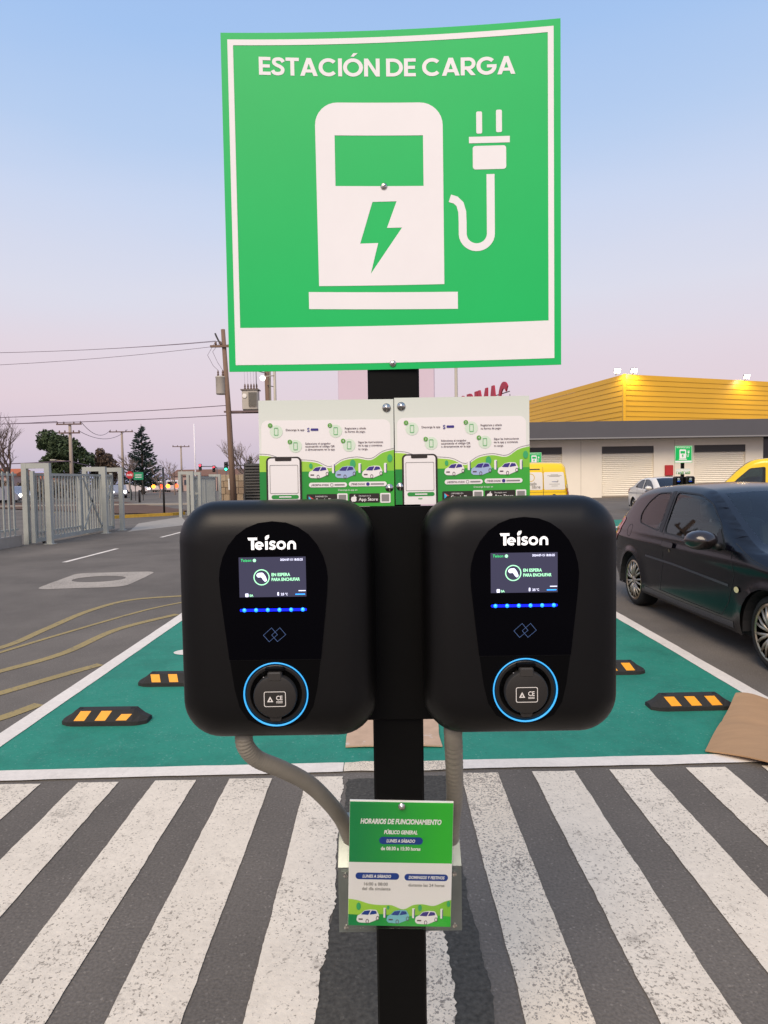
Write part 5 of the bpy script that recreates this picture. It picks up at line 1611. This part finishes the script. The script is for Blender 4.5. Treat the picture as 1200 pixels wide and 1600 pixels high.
van_white = mat('van_white_panel', 'e6e2da', 0.35)
van_grey = mat('van_print_grey', '9a968c', 0.5)
van_navy = mat('van_print_navy', '3a4a86', 0.5)
def van_details(c):
    for sg in (-1, 1):
        c.seam([(2.12, 1.9), (2.12, 0.3)], sg, 0.014)
        c.seam([(3.30, 1.14), (3.28, 0.7), (3.1, 0.35)], sg, 0.014)
        c.side('tail_light', [round_poly([(0.05, 0.88), (0.05, 1.20), (0.20, 1.20), (0.22, 0.90)], 0.03)], red_lamp, sg, 0.008)
        c.side('indicator', [rrect(0.05, 1.21, 0.19, 1.32, 0.02)], amber_l, sg, 0.008)
        c.side('headlight', [round_poly([(3.95, 1.0), (4.25, 0.84), (4.32, 0.70), (4.02, 0.80)], 0.04)], clear_l, sg, 0.006)
        c.side('door_handle', [rrect(2.22, 1.0, 2.42, 1.05, 0.015)], trim_m, sg, 0.02)
        c.side('side_logo', [circ(1.62, 1.45, 0.17, 24), circ(1.62, 1.45, 0.14, 24)], mat('van_print_olive', 'a89a3a', 0.5), sg, 0.004)
        c.side('side_logo', [circ(1.62, 1.45, 0.12, 24, 0.08)], van_grey, sg, 0.004)
        c.side('side_logo', [rrect(0.75, 1.36, 1.36, 1.54, 0.04)], mat('van_print_olive', 'a89a3a', 0.5), sg, 0.004)
        c.mirror(3.02, 1.22, sg, trim_m)
    # rear doors: two printed white panels, rail, handle
    def rear(name, loops, m, off):
        me = outline_mesh(loops)
        xs_ = [p[1] for l in loops for p in l]
        zc_ = [min(xs_) + 0.12 * i for i in range(1, 12)]
        def xz(z):
            best = None
            for a, b in zip(c.prof[:-1], c.prof[1:]):
                if a.x < 0.6 and b.x < 0.6 and (a.y - z) * (b.y - z) <= 0 and abs(b.y - a.y) > 1e-6:
                    best = a.x + (b.x - a.x) * (z - a.y) / (b.y - a.y)
            return best if best is not None else 0.1
        def T_(u, v):
            k = u / 0.9
            return (xz(v) - 0.02 * (1 - k * k) - off, u, v)
        place(me, T_, [-0.6, -0.3, 0.0, 0.3, 0.6], zc_)
        return link(name, me, m, c.t)
    rear('rear_panel', [round_poly([(0.02, 1.16), (0.70, 1.16), (0.66, 1.72), (0.02, 1.72)], 0.06)], van_white, 0.006)
    rear('rear_panel', [round_poly([(-0.70, 1.16), (-0.02, 1.16), (-0.02, 1.72), (-0.66, 1.72)], 0.06)], van_white, 0.006)
    rear('door_gap', [rect(-0.006, 0.40, 0.006, 1.88)], trim_m, 0.008)
    rear('door_gap', [rect(-0.74, 1.08, 0.74, 1.095)], mat('van_gap', 'b08f10', 0.5), 0.005)
    rear('brake_light', [rect(0.10, 1.80, 0.42, 1.835)], trim_m, 0.008)
    rear('rear_handle', [rrect(-0.40, 0.86, -0.28, 1.02, 0.05), rrect(-0.375, 0.885, -0.305, 0.995, 0.03)], trim_m, 0.012)
    rear('number_plate', [rect(0.10, 0.70, 0.55, 0.82)], van_white, 0.01)
    rear('bumper', [rrect(-0.80, 0.34, 0.80, 0.56, 0.05)], trim_m, 0.03)
    rear('rear_logo', [circ(0.40, 1.55, 0.13, 24), circ(0.40, 1.55, 0.11, 24)], mat('van_print_gold', 'd8b23a', 0.5), 0.009)
    rear('rear_logo', [circ(-0.36, 1.43, 0.12, 24, 0.07), circ(-0.36, 1.45, 0.10, 20, 0.05)], van_grey, 0.009)
    rear('rear_logo', [rrect(-0.45, 1.405, -0.27, 1.42, 0.005)], van_navy, 0.010)
    for z, w in ((1.63, 0.24), (1.60, 0.46), (1.575, 0.34), (1.33, 0.34), (1.27, 0.2)):
        rear('small_print', [rect(-0.36 - w / 2, z, -0.36 + w / 2, z + 0.014)], van_grey, 0.009)
    for s_, z, x0 in (('mercado', 1.32, 0.62), ('libre', 1.21, 0.36)):
        me = text_mesh(s_, align='LEFT', height=0.10, width=0.40 if s_ == 'mercado' else 0.26, off=0.01)
        me = place(me, lambda u, v, z=z, x0=x0: (0.03 - 0.02 - 0.0095, x0 - u, z + v))
        link('lettering', me, van_grey, c.t)
vb = (4.20, 20.85)
v1 = Car('delivery_van', 'yellow delivery van seen from behind, left of the shutters', 'van', van, van_y, (5.09, 20.8, 0), R(90), 'yellow delivery vans')
van_details(v1)
v2 = Car('delivery_van', 'yellow delivery van seen from its side at the right edge', 'van', van, van_y, (13.97, 19.6, 0), R(152), 'yellow delivery vans')
van_details(v2)

# ---- far traffic --------------------------------------------------------
glow_red = mat('brake_light_lit', 'ff4020', 0.3, emit='ff3818', est=9)
glow_or = mat('brake_light_amber', 'ff8020', 0.3, emit='ff7a20', est=9)
head_on = mat('headlight_lit', 'ffffff', 0.3, emit='fff4e8', est=9)
def far_vehicle(x, y, rz, w, h, l, bodym, label, lights, cat='van'):
    t = empty('far_vehicle', (x, y, 0), rz, label, cat, 'far traffic')
    lp = round_poly([(-l / 2, 0.3), (-l / 2, h * 0.92), (-l / 2 + 0.3, h), (l / 2 - 0.9, h), (l / 2 - 0.25, h * 0.55), (l / 2, h * 0.5), (l / 2, 0.3)], 0.2)
    MB().prism(lp, -w / 2, w / 2).build('body', bodym, t)
    MB().box(-l / 2 - 0.012, -l / 2 - 0.002, -w * 0.4, w * 0.4, h * 0.58, h * 0.88).build('rear_window', cabin_m, t)
    for sx in (-0.3, 0.3):
        for sg in (-1, 1):
            MB().lathe([(0.32, -0.1), (0.32, 0.1)], 'y', 14, (sx * l, sg * (w / 2 - 0.08), 0.32)).build('wheel', tyre_m, t)
    for sg in (-1, 1):
        if lights == 'tail':
            MB().lathe([(0.34, 0), (0.3, -0.05), (0, -0.06)], 'x', 12, (-l / 2 - 0.013, sg * w * 0.36, h * 0.5)).build('tail_light', glow_red if sg < 0 else glow_or, t)  # lens oversized so its shape takes in the glare of the lit lamp
        else:
            MB().lathe([(0.16, 0), (0.12, 0.05), (0, 0.06)], 'x', 12, (l / 2 + 0.003, sg * w * 0.36, 0.7)).build('headlight', head_on, t)
    return t
far_white = mat('far_white_paint', 'cfc6c6', 0.4)
far_silver = mat('far_silver_paint', '9a9ca6', 0.35, 0.4)
far_vehicle(-41.5, 121, R(100), 1.9, 2.0, 4.4, far_white, 'left white van with lit brake lights on the far street', 'tail')
far_vehicle(-37.6, 117, R(102), 1.95, 2.1, 4.6, far_white, 'right white van with lit brake lights on the far street', 'tail')
far_vehicle(-29.5, 72, R(-60), 1.75, 1.45, 4.2, far_silver, 'silver car with lit headlights left of the stop sign', 'head', 'car')
far_vehicle(-41, 108, R(8), 1.75, 1.45, 4.2, far_white, 'white car passing behind the stop sign', 'head', 'car')
far_vehicle(-33.5, 58, R(-15), 1.8, 1.5, 4.3, far_silver, 'silver car with lit headlights behind the near gate', 'head', 'car')

# ================================================================== STORE BUILDING
bld = empty('store_building', (0, 48.5, 0), 0, 'yellow and dark grey store with white roller shutters', 'building')
wall_m = mat('white_store_wall', 'f3ead8', 0.8, var=0.05, vscale=0.6)
fasc_m = mat('dark_fascia', '57565a', 0.6, var=0.05, vscale=0.8)
shut_m = mat('roller_shutter', 'f2ead8', 0.5)
box_m = mat('shutter_housing', '4d4a48', 0.6)
clad_m = mat('yellow_cladding', 'e0aa20', 0.42, var=0.05, vscale=0.3)
shutters = [(9.4, 13.25), (16.2, 20.05), (23.05, 26.85)]
# wall in pieces between the shutter openings
edges = [2.0] + [e for s_ in shutters for e in s_] + [28.15]
for a, b in zip(edges[0::2], edges[1::2]):
    MB().box(a, b, 0.0, 0.4, 0, 4.6).build('wall', wall_m, bld)
for a, b in shutters:
    MB().box(a, b, 0.0, 0.4, 3.78, 4.6).build('wall', wall_m, bld)
    MB().box(a, b, 0.05, 0.4, 3.28, 3.779).build('shutter_housing', box_m, bld)
    sb = MB()
    n = 22
    h = 3.2 / n
    for i in range(n):
        z = 0.08 + i * h
        sb.add([(a, 0.20, z), (b, 0.20, z), (b, 0.155, z + h * 0.55), (a, 0.155, z + h * 0.55), (a, 0.20, z + h), (b, 0.20, z + h)], [(0, 1, 2, 3), (3, 2, 5, 4)])
    o = sb.build('roller_shutter', shut_m, bld)
    MB().box(a, b, 0.13, 0.25, 0.0, 0.079).build('shutter_bottom_bar', mat('bottom_bar', '8a7d6c', 0.6), bld)
for x in (14.65, 21.6):
    MB().box(x - 0.012, x + 0.012, -0.004, 0.0, 0, 4.2).build('wall_joint', mat('joint_grey', 'a89e8c', 0.8), bld)
MB().box(28.151, 44, 0.35, 0.6, 0, 4.6).build('window_wall', mat('store_dark_glass', '3a3836', 0.15), bld)
for x in (28.2, 31, 34, 37):
    MB().box(x, x + 0.12, 0.25, 0.349, 0, 4.6).build('mullion', box_m, bld)
MB().box(2.0, 44, -1.5, 0.45, 4.30, 5.52).build('fascia', fasc_m, bld)
MB().box(2.0, 44, -1.53, -1.501, 4.27, 4.36).build('fascia_trim', mat('fascia_trim', '8d8c8c', 0.5), bld)
MB().box(2.0, 44, 0.46, 40, 4.62, 5.45).build('roof_deck', mat('roof_deck', '6f6d6a', 0.9), bld)
MB().box(2.0, 2.4, 0.41, 40, 0, 4.6).build('wall', wall_m, bld)
# yellow upper storey: lapped cladding boards on both visible faces
A = Vector((18.75, 51.0 - 48.5)); B = Vector((45.0, 60.75 - 48.5)); Cc = Vector((14.6, 69.2 - 48.5))
def cladding(p, q, name='cladding_board'):
    d = q - p
    nrm = Vector((d.y, -d.x)).normalized()
    if nrm.y > 0: nrm = -nrm
    if abs(d.y) > abs(d.x): nrm = Vector((-abs(nrm.x), nrm.y)) if nrm.x > 0 else nrm
    n = 10
    h = 4.05 / n
    for i in range(n):
        z0 = 5.40 + i * h
        z1 = z0 + h
        o0, o1 = nrm * 0.055, nrm * 0.02
        vs = []
        for pt in (p, q):
            vs += [(pt.x + o0.x, pt.y + o0.y, z0 + 0.012), (pt.x + o1.x, pt.y + o1.y, z1), (pt.x, pt.y, z1), (pt.x, pt.y, z0 + 0.012)]
        MB().add(vs, [(0, 1, 2, 3), (7, 6, 5, 4), (0, 4, 5, 1), (1, 5, 6, 2), (2, 6, 7, 3), (3, 7, 4, 0)]).build(name, clad_m, bld)
cladding(A, B); cladding(A, Cc)
up = MB().add([(A.x + 0.15, A.y + 0.12, 5.4), (B.x, B.y + 0.1, 5.4), (B.x, 40, 5.4), (Cc.x + 0.15, 40, 5.4),
               (A.x + 0.15, A.y + 0.12, 9.38), (B.x, B.y + 0.1, 9.38), (B.x, 40, 9.38), (Cc.x + 0.15, 40, 9.38)],
              [(0, 1, 5, 4), (1, 2, 6, 5), (2, 3, 7, 6), (3, 0, 4, 7), (4, 5, 6, 7)]).build('upper_storey', clad_m, bld)
MB().box(-0.10, 0.10, -0.10, 0.10, 5.4, 9.46).build('corner_trim', clad_m, bld).location = (A.x, A.y - 0.02, 0)
# red rooftop letters on a frame, facing left
letters = empty('rooftop_letters', (9.80, 51.0, 6.42), 0, 'big red store name letters on a roof frame', 'sign')
red_m = mat('letter_red', 'b3243c', 0.45)
dirv = Vector((-1.9, 7.35, 0)).normalized()      # from the last letter back towards the first
NL = 7
Lw = {'S': 1.5, 'O': 1.7, 'D': 1.6, 'I': 0.55, 'M': 2.0, 'A': 1.8, 'C': 1.8}
pos_ = 0.0
for ch in 'CAMIDOS':
    w = Lw[ch]
    gw, pieces = GLYPH[ch]
    bm0 = bmesh.new()
    for loops in pieces:
        pm = outline_mesh([[(u / gw * w, v * 2.7) for u, v in l] for l in loops])
        bm0.from_mesh(pm)
    me = bpy.data.meshes.new('letter'); bm0.to_mesh(me); bm0.free()
    bm = bmesh.new(); bm.from_mesh(me)
    ret = bmesh.ops.extrude_face_region(bm, geom=bm.faces[:])
    for v in [g for g in ret['geom'] if isinstance(g, bmesh.types.BMVert)]: v.co.z -= 0.12
    nv = Vector((-dirv.y, dirv.x, 0))
    if nv.x > 0: nv = -nv
    for v in bm.verts:
        u, vv, zz = v.co
        q = dirv * (pos_ + w - u) + nv * (0.06 + zz)
        v.co = (q.x, q.y, vv)
    bmesh.ops.recalc_face_normals(bm, faces=bm.faces)
    bm.to_mesh(me); bm.free()
    link('letter', me, red_m, letters)
    pos_ += w + 0.2
for z in (0.4, 1.9):
    MB().tube([dirv * 0.4 + Vector((0.25, 0, z)), dirv * (pos_ + 0.1) + Vector((0.25, 0, z))], 0.04, 6).build('frame_rail', box_m, letters)
for k in range(6):
    p = dirv * (0.5 + (pos_ - 1) * k / 5) + Vector((0.32, 0, 0))
    MB().tube([p + Vector((0, 0, -1.1)), p + Vector((0, 0, 1.7))], 0.03, 6).build('frame_post', box_m, letters)
# floodlights on the roof edge
flood_on = mat('floodlight_lit', 'fff2d0', 0.3, emit='fff0cc', est=30)
for (x, y, lb) in ((18.15, 50.9, 'left lit floodlight at the corner of the yellow roof'), (19.45, 50.95, 'right lit floodlight at the corner of the yellow roof'), (30.4, 55.0, 'lit floodlight above the yellow wall at the right edge')):
    t = empty('floodlight', (x, y, 9.46), 0, lb, 'floodlight', 'roof floodlights')
    MB().tube([(0, 0.2, -0.05), (0, 0.0, 0.12)], 0.04, 6).build('bracket', box_m, t)
    mt = Matrix.Translation((0, -0.08, 0.26)) @ Matrix.Rotation(R(28), 4, 'X')
    MB().box(-0.22, 0.22, -0.06, 0.10, -0.16, 0.16, mt, bev=0.02).build('housing', box_m, t)
    MB().box(-0.21, 0.21, -0.085, -0.062, -0.15, 0.15, mt).build('lens', flood_on, t)
    ld = bpy.data.lights.new('floodlight_lamp', 'SPOT')
    ld.energy = 200; ld.color = (1.0, 0.86, 0.55); ld.spot_size = R(150); ld.shadow_soft_size = 0.15; ld.spot_blend = 0.6
    lo = bpy.data.objects.new('lamp', ld); col.objects.link(lo); lo.parent = t
    lo.location = (0, -0.45, 0.15); lo.rotation_euler = (R(20), 0, 0)
rb = empty('fire_cabinet', (21.15, 48.36, 1.55), 0, 'red fire cabinet on the white wall beside the distant sign', 'cabinet')
MB().box(-0.3, 0.3, 0, 0.13, 0, 0.78, bev=0.02).build('case', mat('fire_red', 'b02626', 0.4), rb)
MB().box(-0.26, 0.26, -0.012, -0.001, 0.04, 0.74).build('door', mat('fire_red_door', 'bb3030', 0.4), rb)
lp_ = MB().tube([(0, 0, 0), (0, 0, 9.5)], [0.12, 0.09], 12).build('lamp_pole', mat('pale_pole', 'b0a898', 0.5), None, True)
lp_.location = (4.5, 40, 0)
tag(lp_, 'thin pale pole left of the red rooftop letters', 'pole')

# ---- distant stations (copies of the near one) -------------------------
def copy_at(o, loc, label):
    c = copy_tree(o); c.location = loc; c['label'] = label
    return c
bay2 = sheet('parking_bay_surface', [(6.0, 18.5), (14.6, 18.5), (14.6, 23.3), (6.0, 23.3)], 0.004, green_paint)
tag(bay2, 'distant green painted bays in front of the store', 'parking bay', kind='structure')
for x in (6.0, 8.9, 11.8, 14.6):
    sheet('bay_side_line', rect(x - 0.06, 18.5, x + 0.06, 23.3), 0.008, line_paint, bay2)
sheet('bay_front_line', rect(6.07, 18.40, 14.53, 18.52), 0.008, line_paint, bay2)
sheet('painted_symbol', rect(6.7, 19.6, 8.1, 20.2), 0.008, line_paint, bay2)
def station(x, y, which, sz):
    pc = copy_at(post, (x, y, 0), 'black post of the ' + which)
    copy_at(sign, (x + 0.0045, y - 0.007, 2.0885 + sz), 'green pump sign of the ' + which)
    copy_at(ch1, (x - 0.218, y - 0.0125, 1.302), 'left black charger of the ' + which)
    copy_at(ch2, (x + 0.2195, y - 0.0125, 1.302), 'right black charger of the ' + which)
    copy_at(pos1, (x - 0.1315, y - 0.005, 1.70), 'left poster of the ' + which)
    copy_at(pos2, (x + 0.1315, y - 0.005, 1.70), 'right poster of the ' + which)
station(11.09, 24.2, 'distant station beyond the dark hatchback', 0.24)
station(6.93, 30.0, 'distant station behind the left yellow van', 0.30)

# ================================================================== TREES
bark = mat('bark_brown', '5a4a42', 0.95, var=0.2, vscale=4)
def leaf_mat(name, c):
    return mat(name, c, 0.8, var=0.35, vscale=0.6)
def leaves(mb, c, r_, n, size, rg, flat=1.0):
    for _ in range(n):
        while True:
            p = Vector((rg.uniform(-1, 1), rg.uniform(-1, 1), rg.uniform(-1, 1)))
            if p.length < 1: break
        p = Vector((p.x * r_, p.y * r_, p.z * r_ * flat)) + Vector(c)
        a = Vector((rg.gauss(0, 1), rg.gauss(0, 1), rg.gauss(0, 1))).normalized() * size * rg.uniform(0.6, 1.3)
        b = a.cross(Vector((rg.gauss(0, 1), rg.gauss(0, 1), rg.gauss(0, 1)))).normalized() * size * 0.55
        mb.add([p - a - b * 0.2, p + b, p + a, p - b], [(0, 1, 2, 3)])

def leafy_tree(loc, h, blobs, label, m, seed):
    rg = random.Random(seed)
    t = empty('leafy_tree', loc, 0, label, 'tree', 'trees along the far street')
    cx = sum(b[0] for b in blobs) / len(blobs)
    MB().tube([(0, 0, 0), (cx * 0.3, 0, h * 0.3), (cx * 0.8, 0, h * 0.6)], [0.35, 0.28, 0.15], 9).build('trunk', bark, t, True)
    lim = MB()
    for bx_, by_, bz_, br_ in blobs:
        lim.tube([(cx * 0.3, 0, h * 0.3), ((bx_ + cx * 0.3) / 2, by_ / 2, bz_ * 0.8), (bx_, by_, bz_)], [0.14, 0.1, 0.04], 6)
    lim.build('limbs', bark, t, True)
    mb = MB()
    for bx_, by_, bz_, br_ in blobs:
        leaves(mb, (bx_, by_, bz_), br_, int(420 * br_), 0.20, rg, 0.85)
        for _ in range(6):
            d = Vector((rg.gauss(0, 1), rg.gauss(0, 1), rg.gauss(0, 0.8))).normalized() * br_
            leaves(mb, (bx_ + d.x, by_ + d.y, bz_ + d.z), br_ * 0.4, int(110 * br_), 0.19, rg)
    mb.build('crown', m, t, fix=False)
    return t
lf1 = leaf_mat('leaf_dark', '3b4a2c'); lf2 = leaf_mat('leaf_brownish', '5c4c3e'); lf3 = leaf_mat('needle_blue', '33443f'); lf4 = leaf_mat('leaf_far', '55504a')
leafy_tree((-36.2, 76, 0), 7.6, [(-2.6, 0, 6.9, 1.3), (-1.4, 0.4, 6.2, 1.5), (-0.2, -0.3, 5.6, 1.6), (0.6, 0.3, 4.6, 1.5), (-1.6, 0, 4.6, 1.4), (-0.6, 0.4, 3.2, 1.5), (-2.0, 0, 3.4, 1.0)], 'leaning dark green leafy tree above the near gate', lf1, 1)
leafy_tree((-34.0, 80, 0), 5.4, [(-0.4, 0, 4.4, 1.3), (0.4, 0.2, 3.6, 1.3), (0.0, 0, 2.5, 1.4)], 'brownish round tree touching the leafy tree', lf2, 2)
def conifer(loc, h, w, label, m, seed):
    rg = random.Random(seed)
    t = empty('conifer_tree', loc, 0, label, 'tree', 'trees along the far street')
    MB().tube([(0, 0, 0), (0, 0, h)], [0.28, 0.03], 8).build('trunk', bark, t, True)
    mb = MB()
    z = h * 0.12
    while z < h * 0.97:
        k = 1 - z / h
        nb = 7 if k > 0.3 else 5
        for b in range(nb):
            a = rg.uniform(0, 6.283)
            L = w * (k ** 0.75) * rg.uniform(0.65, 1.15) + 0.15
            for s_ in range(max(5, int(L * 11))):
                f_ = rg.random() ** 0.7
                p = Vector((math.cos(a) * L * f_, math.sin(a) * L * f_, z + L * 0.35 * f_ ** 2 - 0.15 * f_ + rg.uniform(-0.12, 0.12)))
                d = Vector((math.cos(a + rg.uniform(-0.9, 0.9)), math.sin(a + rg.uniform(-0.9, 0.9)), rg.uniform(-0.1, 0.5))).normalized() * 0.24
                e = d.cross(Vector((rg.gauss(0, 1), rg.gauss(0, 1), rg.gauss(0, 1)))).normalized() * 0.09
                mb.add([p - d, p + e, p + d, p - e], [(0, 1, 2, 3)])
        z += h * 0.022
    mb.build('crown', m, t, fix=False)
    return t
conifer((-34.6, 94, 0), 10.1, 2.9, 'tall dark conifer behind the street signs', lf3, 4)
conifer((-30.5, 150, 0), 7.6, 2.4, 'small far conifer left of the slim white pole', lf3, 9)
def bare_tree(loc, h, label, seed, spread=0.55, m=None, depth=5):
    rg = random.Random(seed)
    t = empty('bare_tree', loc, 0, label, 'tree', 'bare winter trees')
    trunk, twigs = MB(), MB()
    def grow(p, d, L, r_, k):
        q = p + d * L * 0.5 + Vector((rg.gauss(0, 1), rg.gauss(0, 1), 0)) * L * 0.05
        e = p + d * L
        (trunk if k <= 1 else twigs).tube([p, q, e], [r_, r_ * 0.85, r_ * 0.65], 6 if k <= 1 else 4, caps=False)
        if k >= depth: return
        for _ in range(3 if k else 5):
            nd = (d + Vector((rg.gauss(0, spread), rg.gauss(0, spread), rg.uniform(0.0, 0.35)))).normalized()
            s0 = rg.uniform(0.55, 1.0)
            grow(p + (e - p) * s0, nd, L * rg.uniform(0.55, 0.8), r_ * 0.55, k + 1)
    grow(Vector((0, 0, 0)), Vector((0, 0, 1)), h * 0.34, h * 0.018, 0)
    trunk.build('trunk', m or bark, t, True, fix=False)
    twigs.build('crown', m or bark, t, False, fix=False)
    return t
pale_bark = mat('pale_bark', '85766e', 0.95)
bare_tree((-29.2, 51, 0), 8.2, 'tall bare tree at the left edge of the picture', 3, 0.42)
bare_tree((-31.5, 54, 0), 6.0, 'shorter bare tree beside the left edge', 13, 0.5)
bare_tree((-34.0, 88, 0), 8.0, 'pale pruned bare tree left of the conifer', 5, 0.5, pale_bark, 4)
bare_tree((-27.5, 86, 0), 6.0, 'bare tree right of the conifer', 6, 0.5, pale_bark, 4)
bare_tree((-10.3, 50, 0), 6.4, 'bare tree behind the wooden pole', 7, 0.45, pale_bark, 5)
bare_tree((-21.5, 95, 0), 5.0, 'low bare tree behind the slim white pole', 8, 0.55, pale_bark, 4)
bare_tree((-24.0, 70, 0), 4.6, 'small bare tree behind the green street sign', 21, 0.5, pale_bark, 4)
# brown hedge line and far houses closing the horizon on the left
def hedge(name, x0, x1, y, h, m, seed, label):
    rg = random.Random(seed)
    mb = MB()
    x = x0
    while x < x1:
        leaves(mb, (x, y + rg.uniform(-1, 1), h * rg.uniform(0.35, 0.6)), h * rg.uniform(0.35, 0.6), 90, 0.25, rg)
        x += h * 0.28
    o = mb.build(name, m, None, fix=False)
    return tag(o, label, 'hedge', kind='stuff')
hedge('far_hedge', -110, -18, 132, 3.6, lf4, 31, 'brownish far scrub along the horizon')
hedge('roadside_hedge', -62, -29.5, 62, 2.2, lf2, 33, 'dark roadside scrub behind the fence')
def house(x, y, w, d, h, wm, rm, label, rz=0.0):
    t = empty('far_house', (x, y, 0), rz, label, 'house', 'far houses')
    MB().box(-w / 2, w / 2, 0, d, 0, h).build('wall', wm, t)
    MB().add([(-w / 2 - 0.3, -0.3, h), (w / 2 + 0.3, -0.3, h), (w / 2 + 0.3, d + 0.3, h), (-w / 2 - 0.3, d + 0.3, h), (-w / 2, d / 2, h + 1.3), (w / 2, d / 2, h + 1.3)],
             [(0, 1, 5, 4), (2, 3, 4, 5), (1, 2, 5), (3, 0, 4), (0, 3, 2, 1)]).build('roof', rm, t)
    for k in (-0.28, 0.22):
        wn = MB().box(k * w - 0.5, k * w + 0.5, -0.03, -0.001, h * 0.4, h * 0.75).build('window', mat('far_window', '3d4450', 0.2), t)
        MB().box(k * w - 0.58, k * w + 0.58, -0.05, -0.031, h * 0.36, h * 0.4 - 0.002).build('sill', wm, wn)
    return t
house(-66, 120, 12, 8, 2.6, mat('house_cream', 'c9b8a6', 0.9), mat('roof_orange', 'b0603c', 0.9), 'cream house with orange roof at the far left')
house(-34, 126, 14, 8, 2.9, mat('house_pink', 'b59a92', 0.9), mat('roof_brown', '7a5848', 0.9), 'pinkish house behind the conifer')
house(-16, 118, 16, 9, 3.0, mat('house_cream', 'c9b8a6', 0.9), mat('roof_brown', '7a5848', 0.9), 'cream house beyond the stone wall')
house(-70, 110, 15, 9, 3.2, mat('house_pink', 'b59a92', 0.9), mat('roof_orange', 'b0603c', 0.9), 'wide far house at the left horizon')
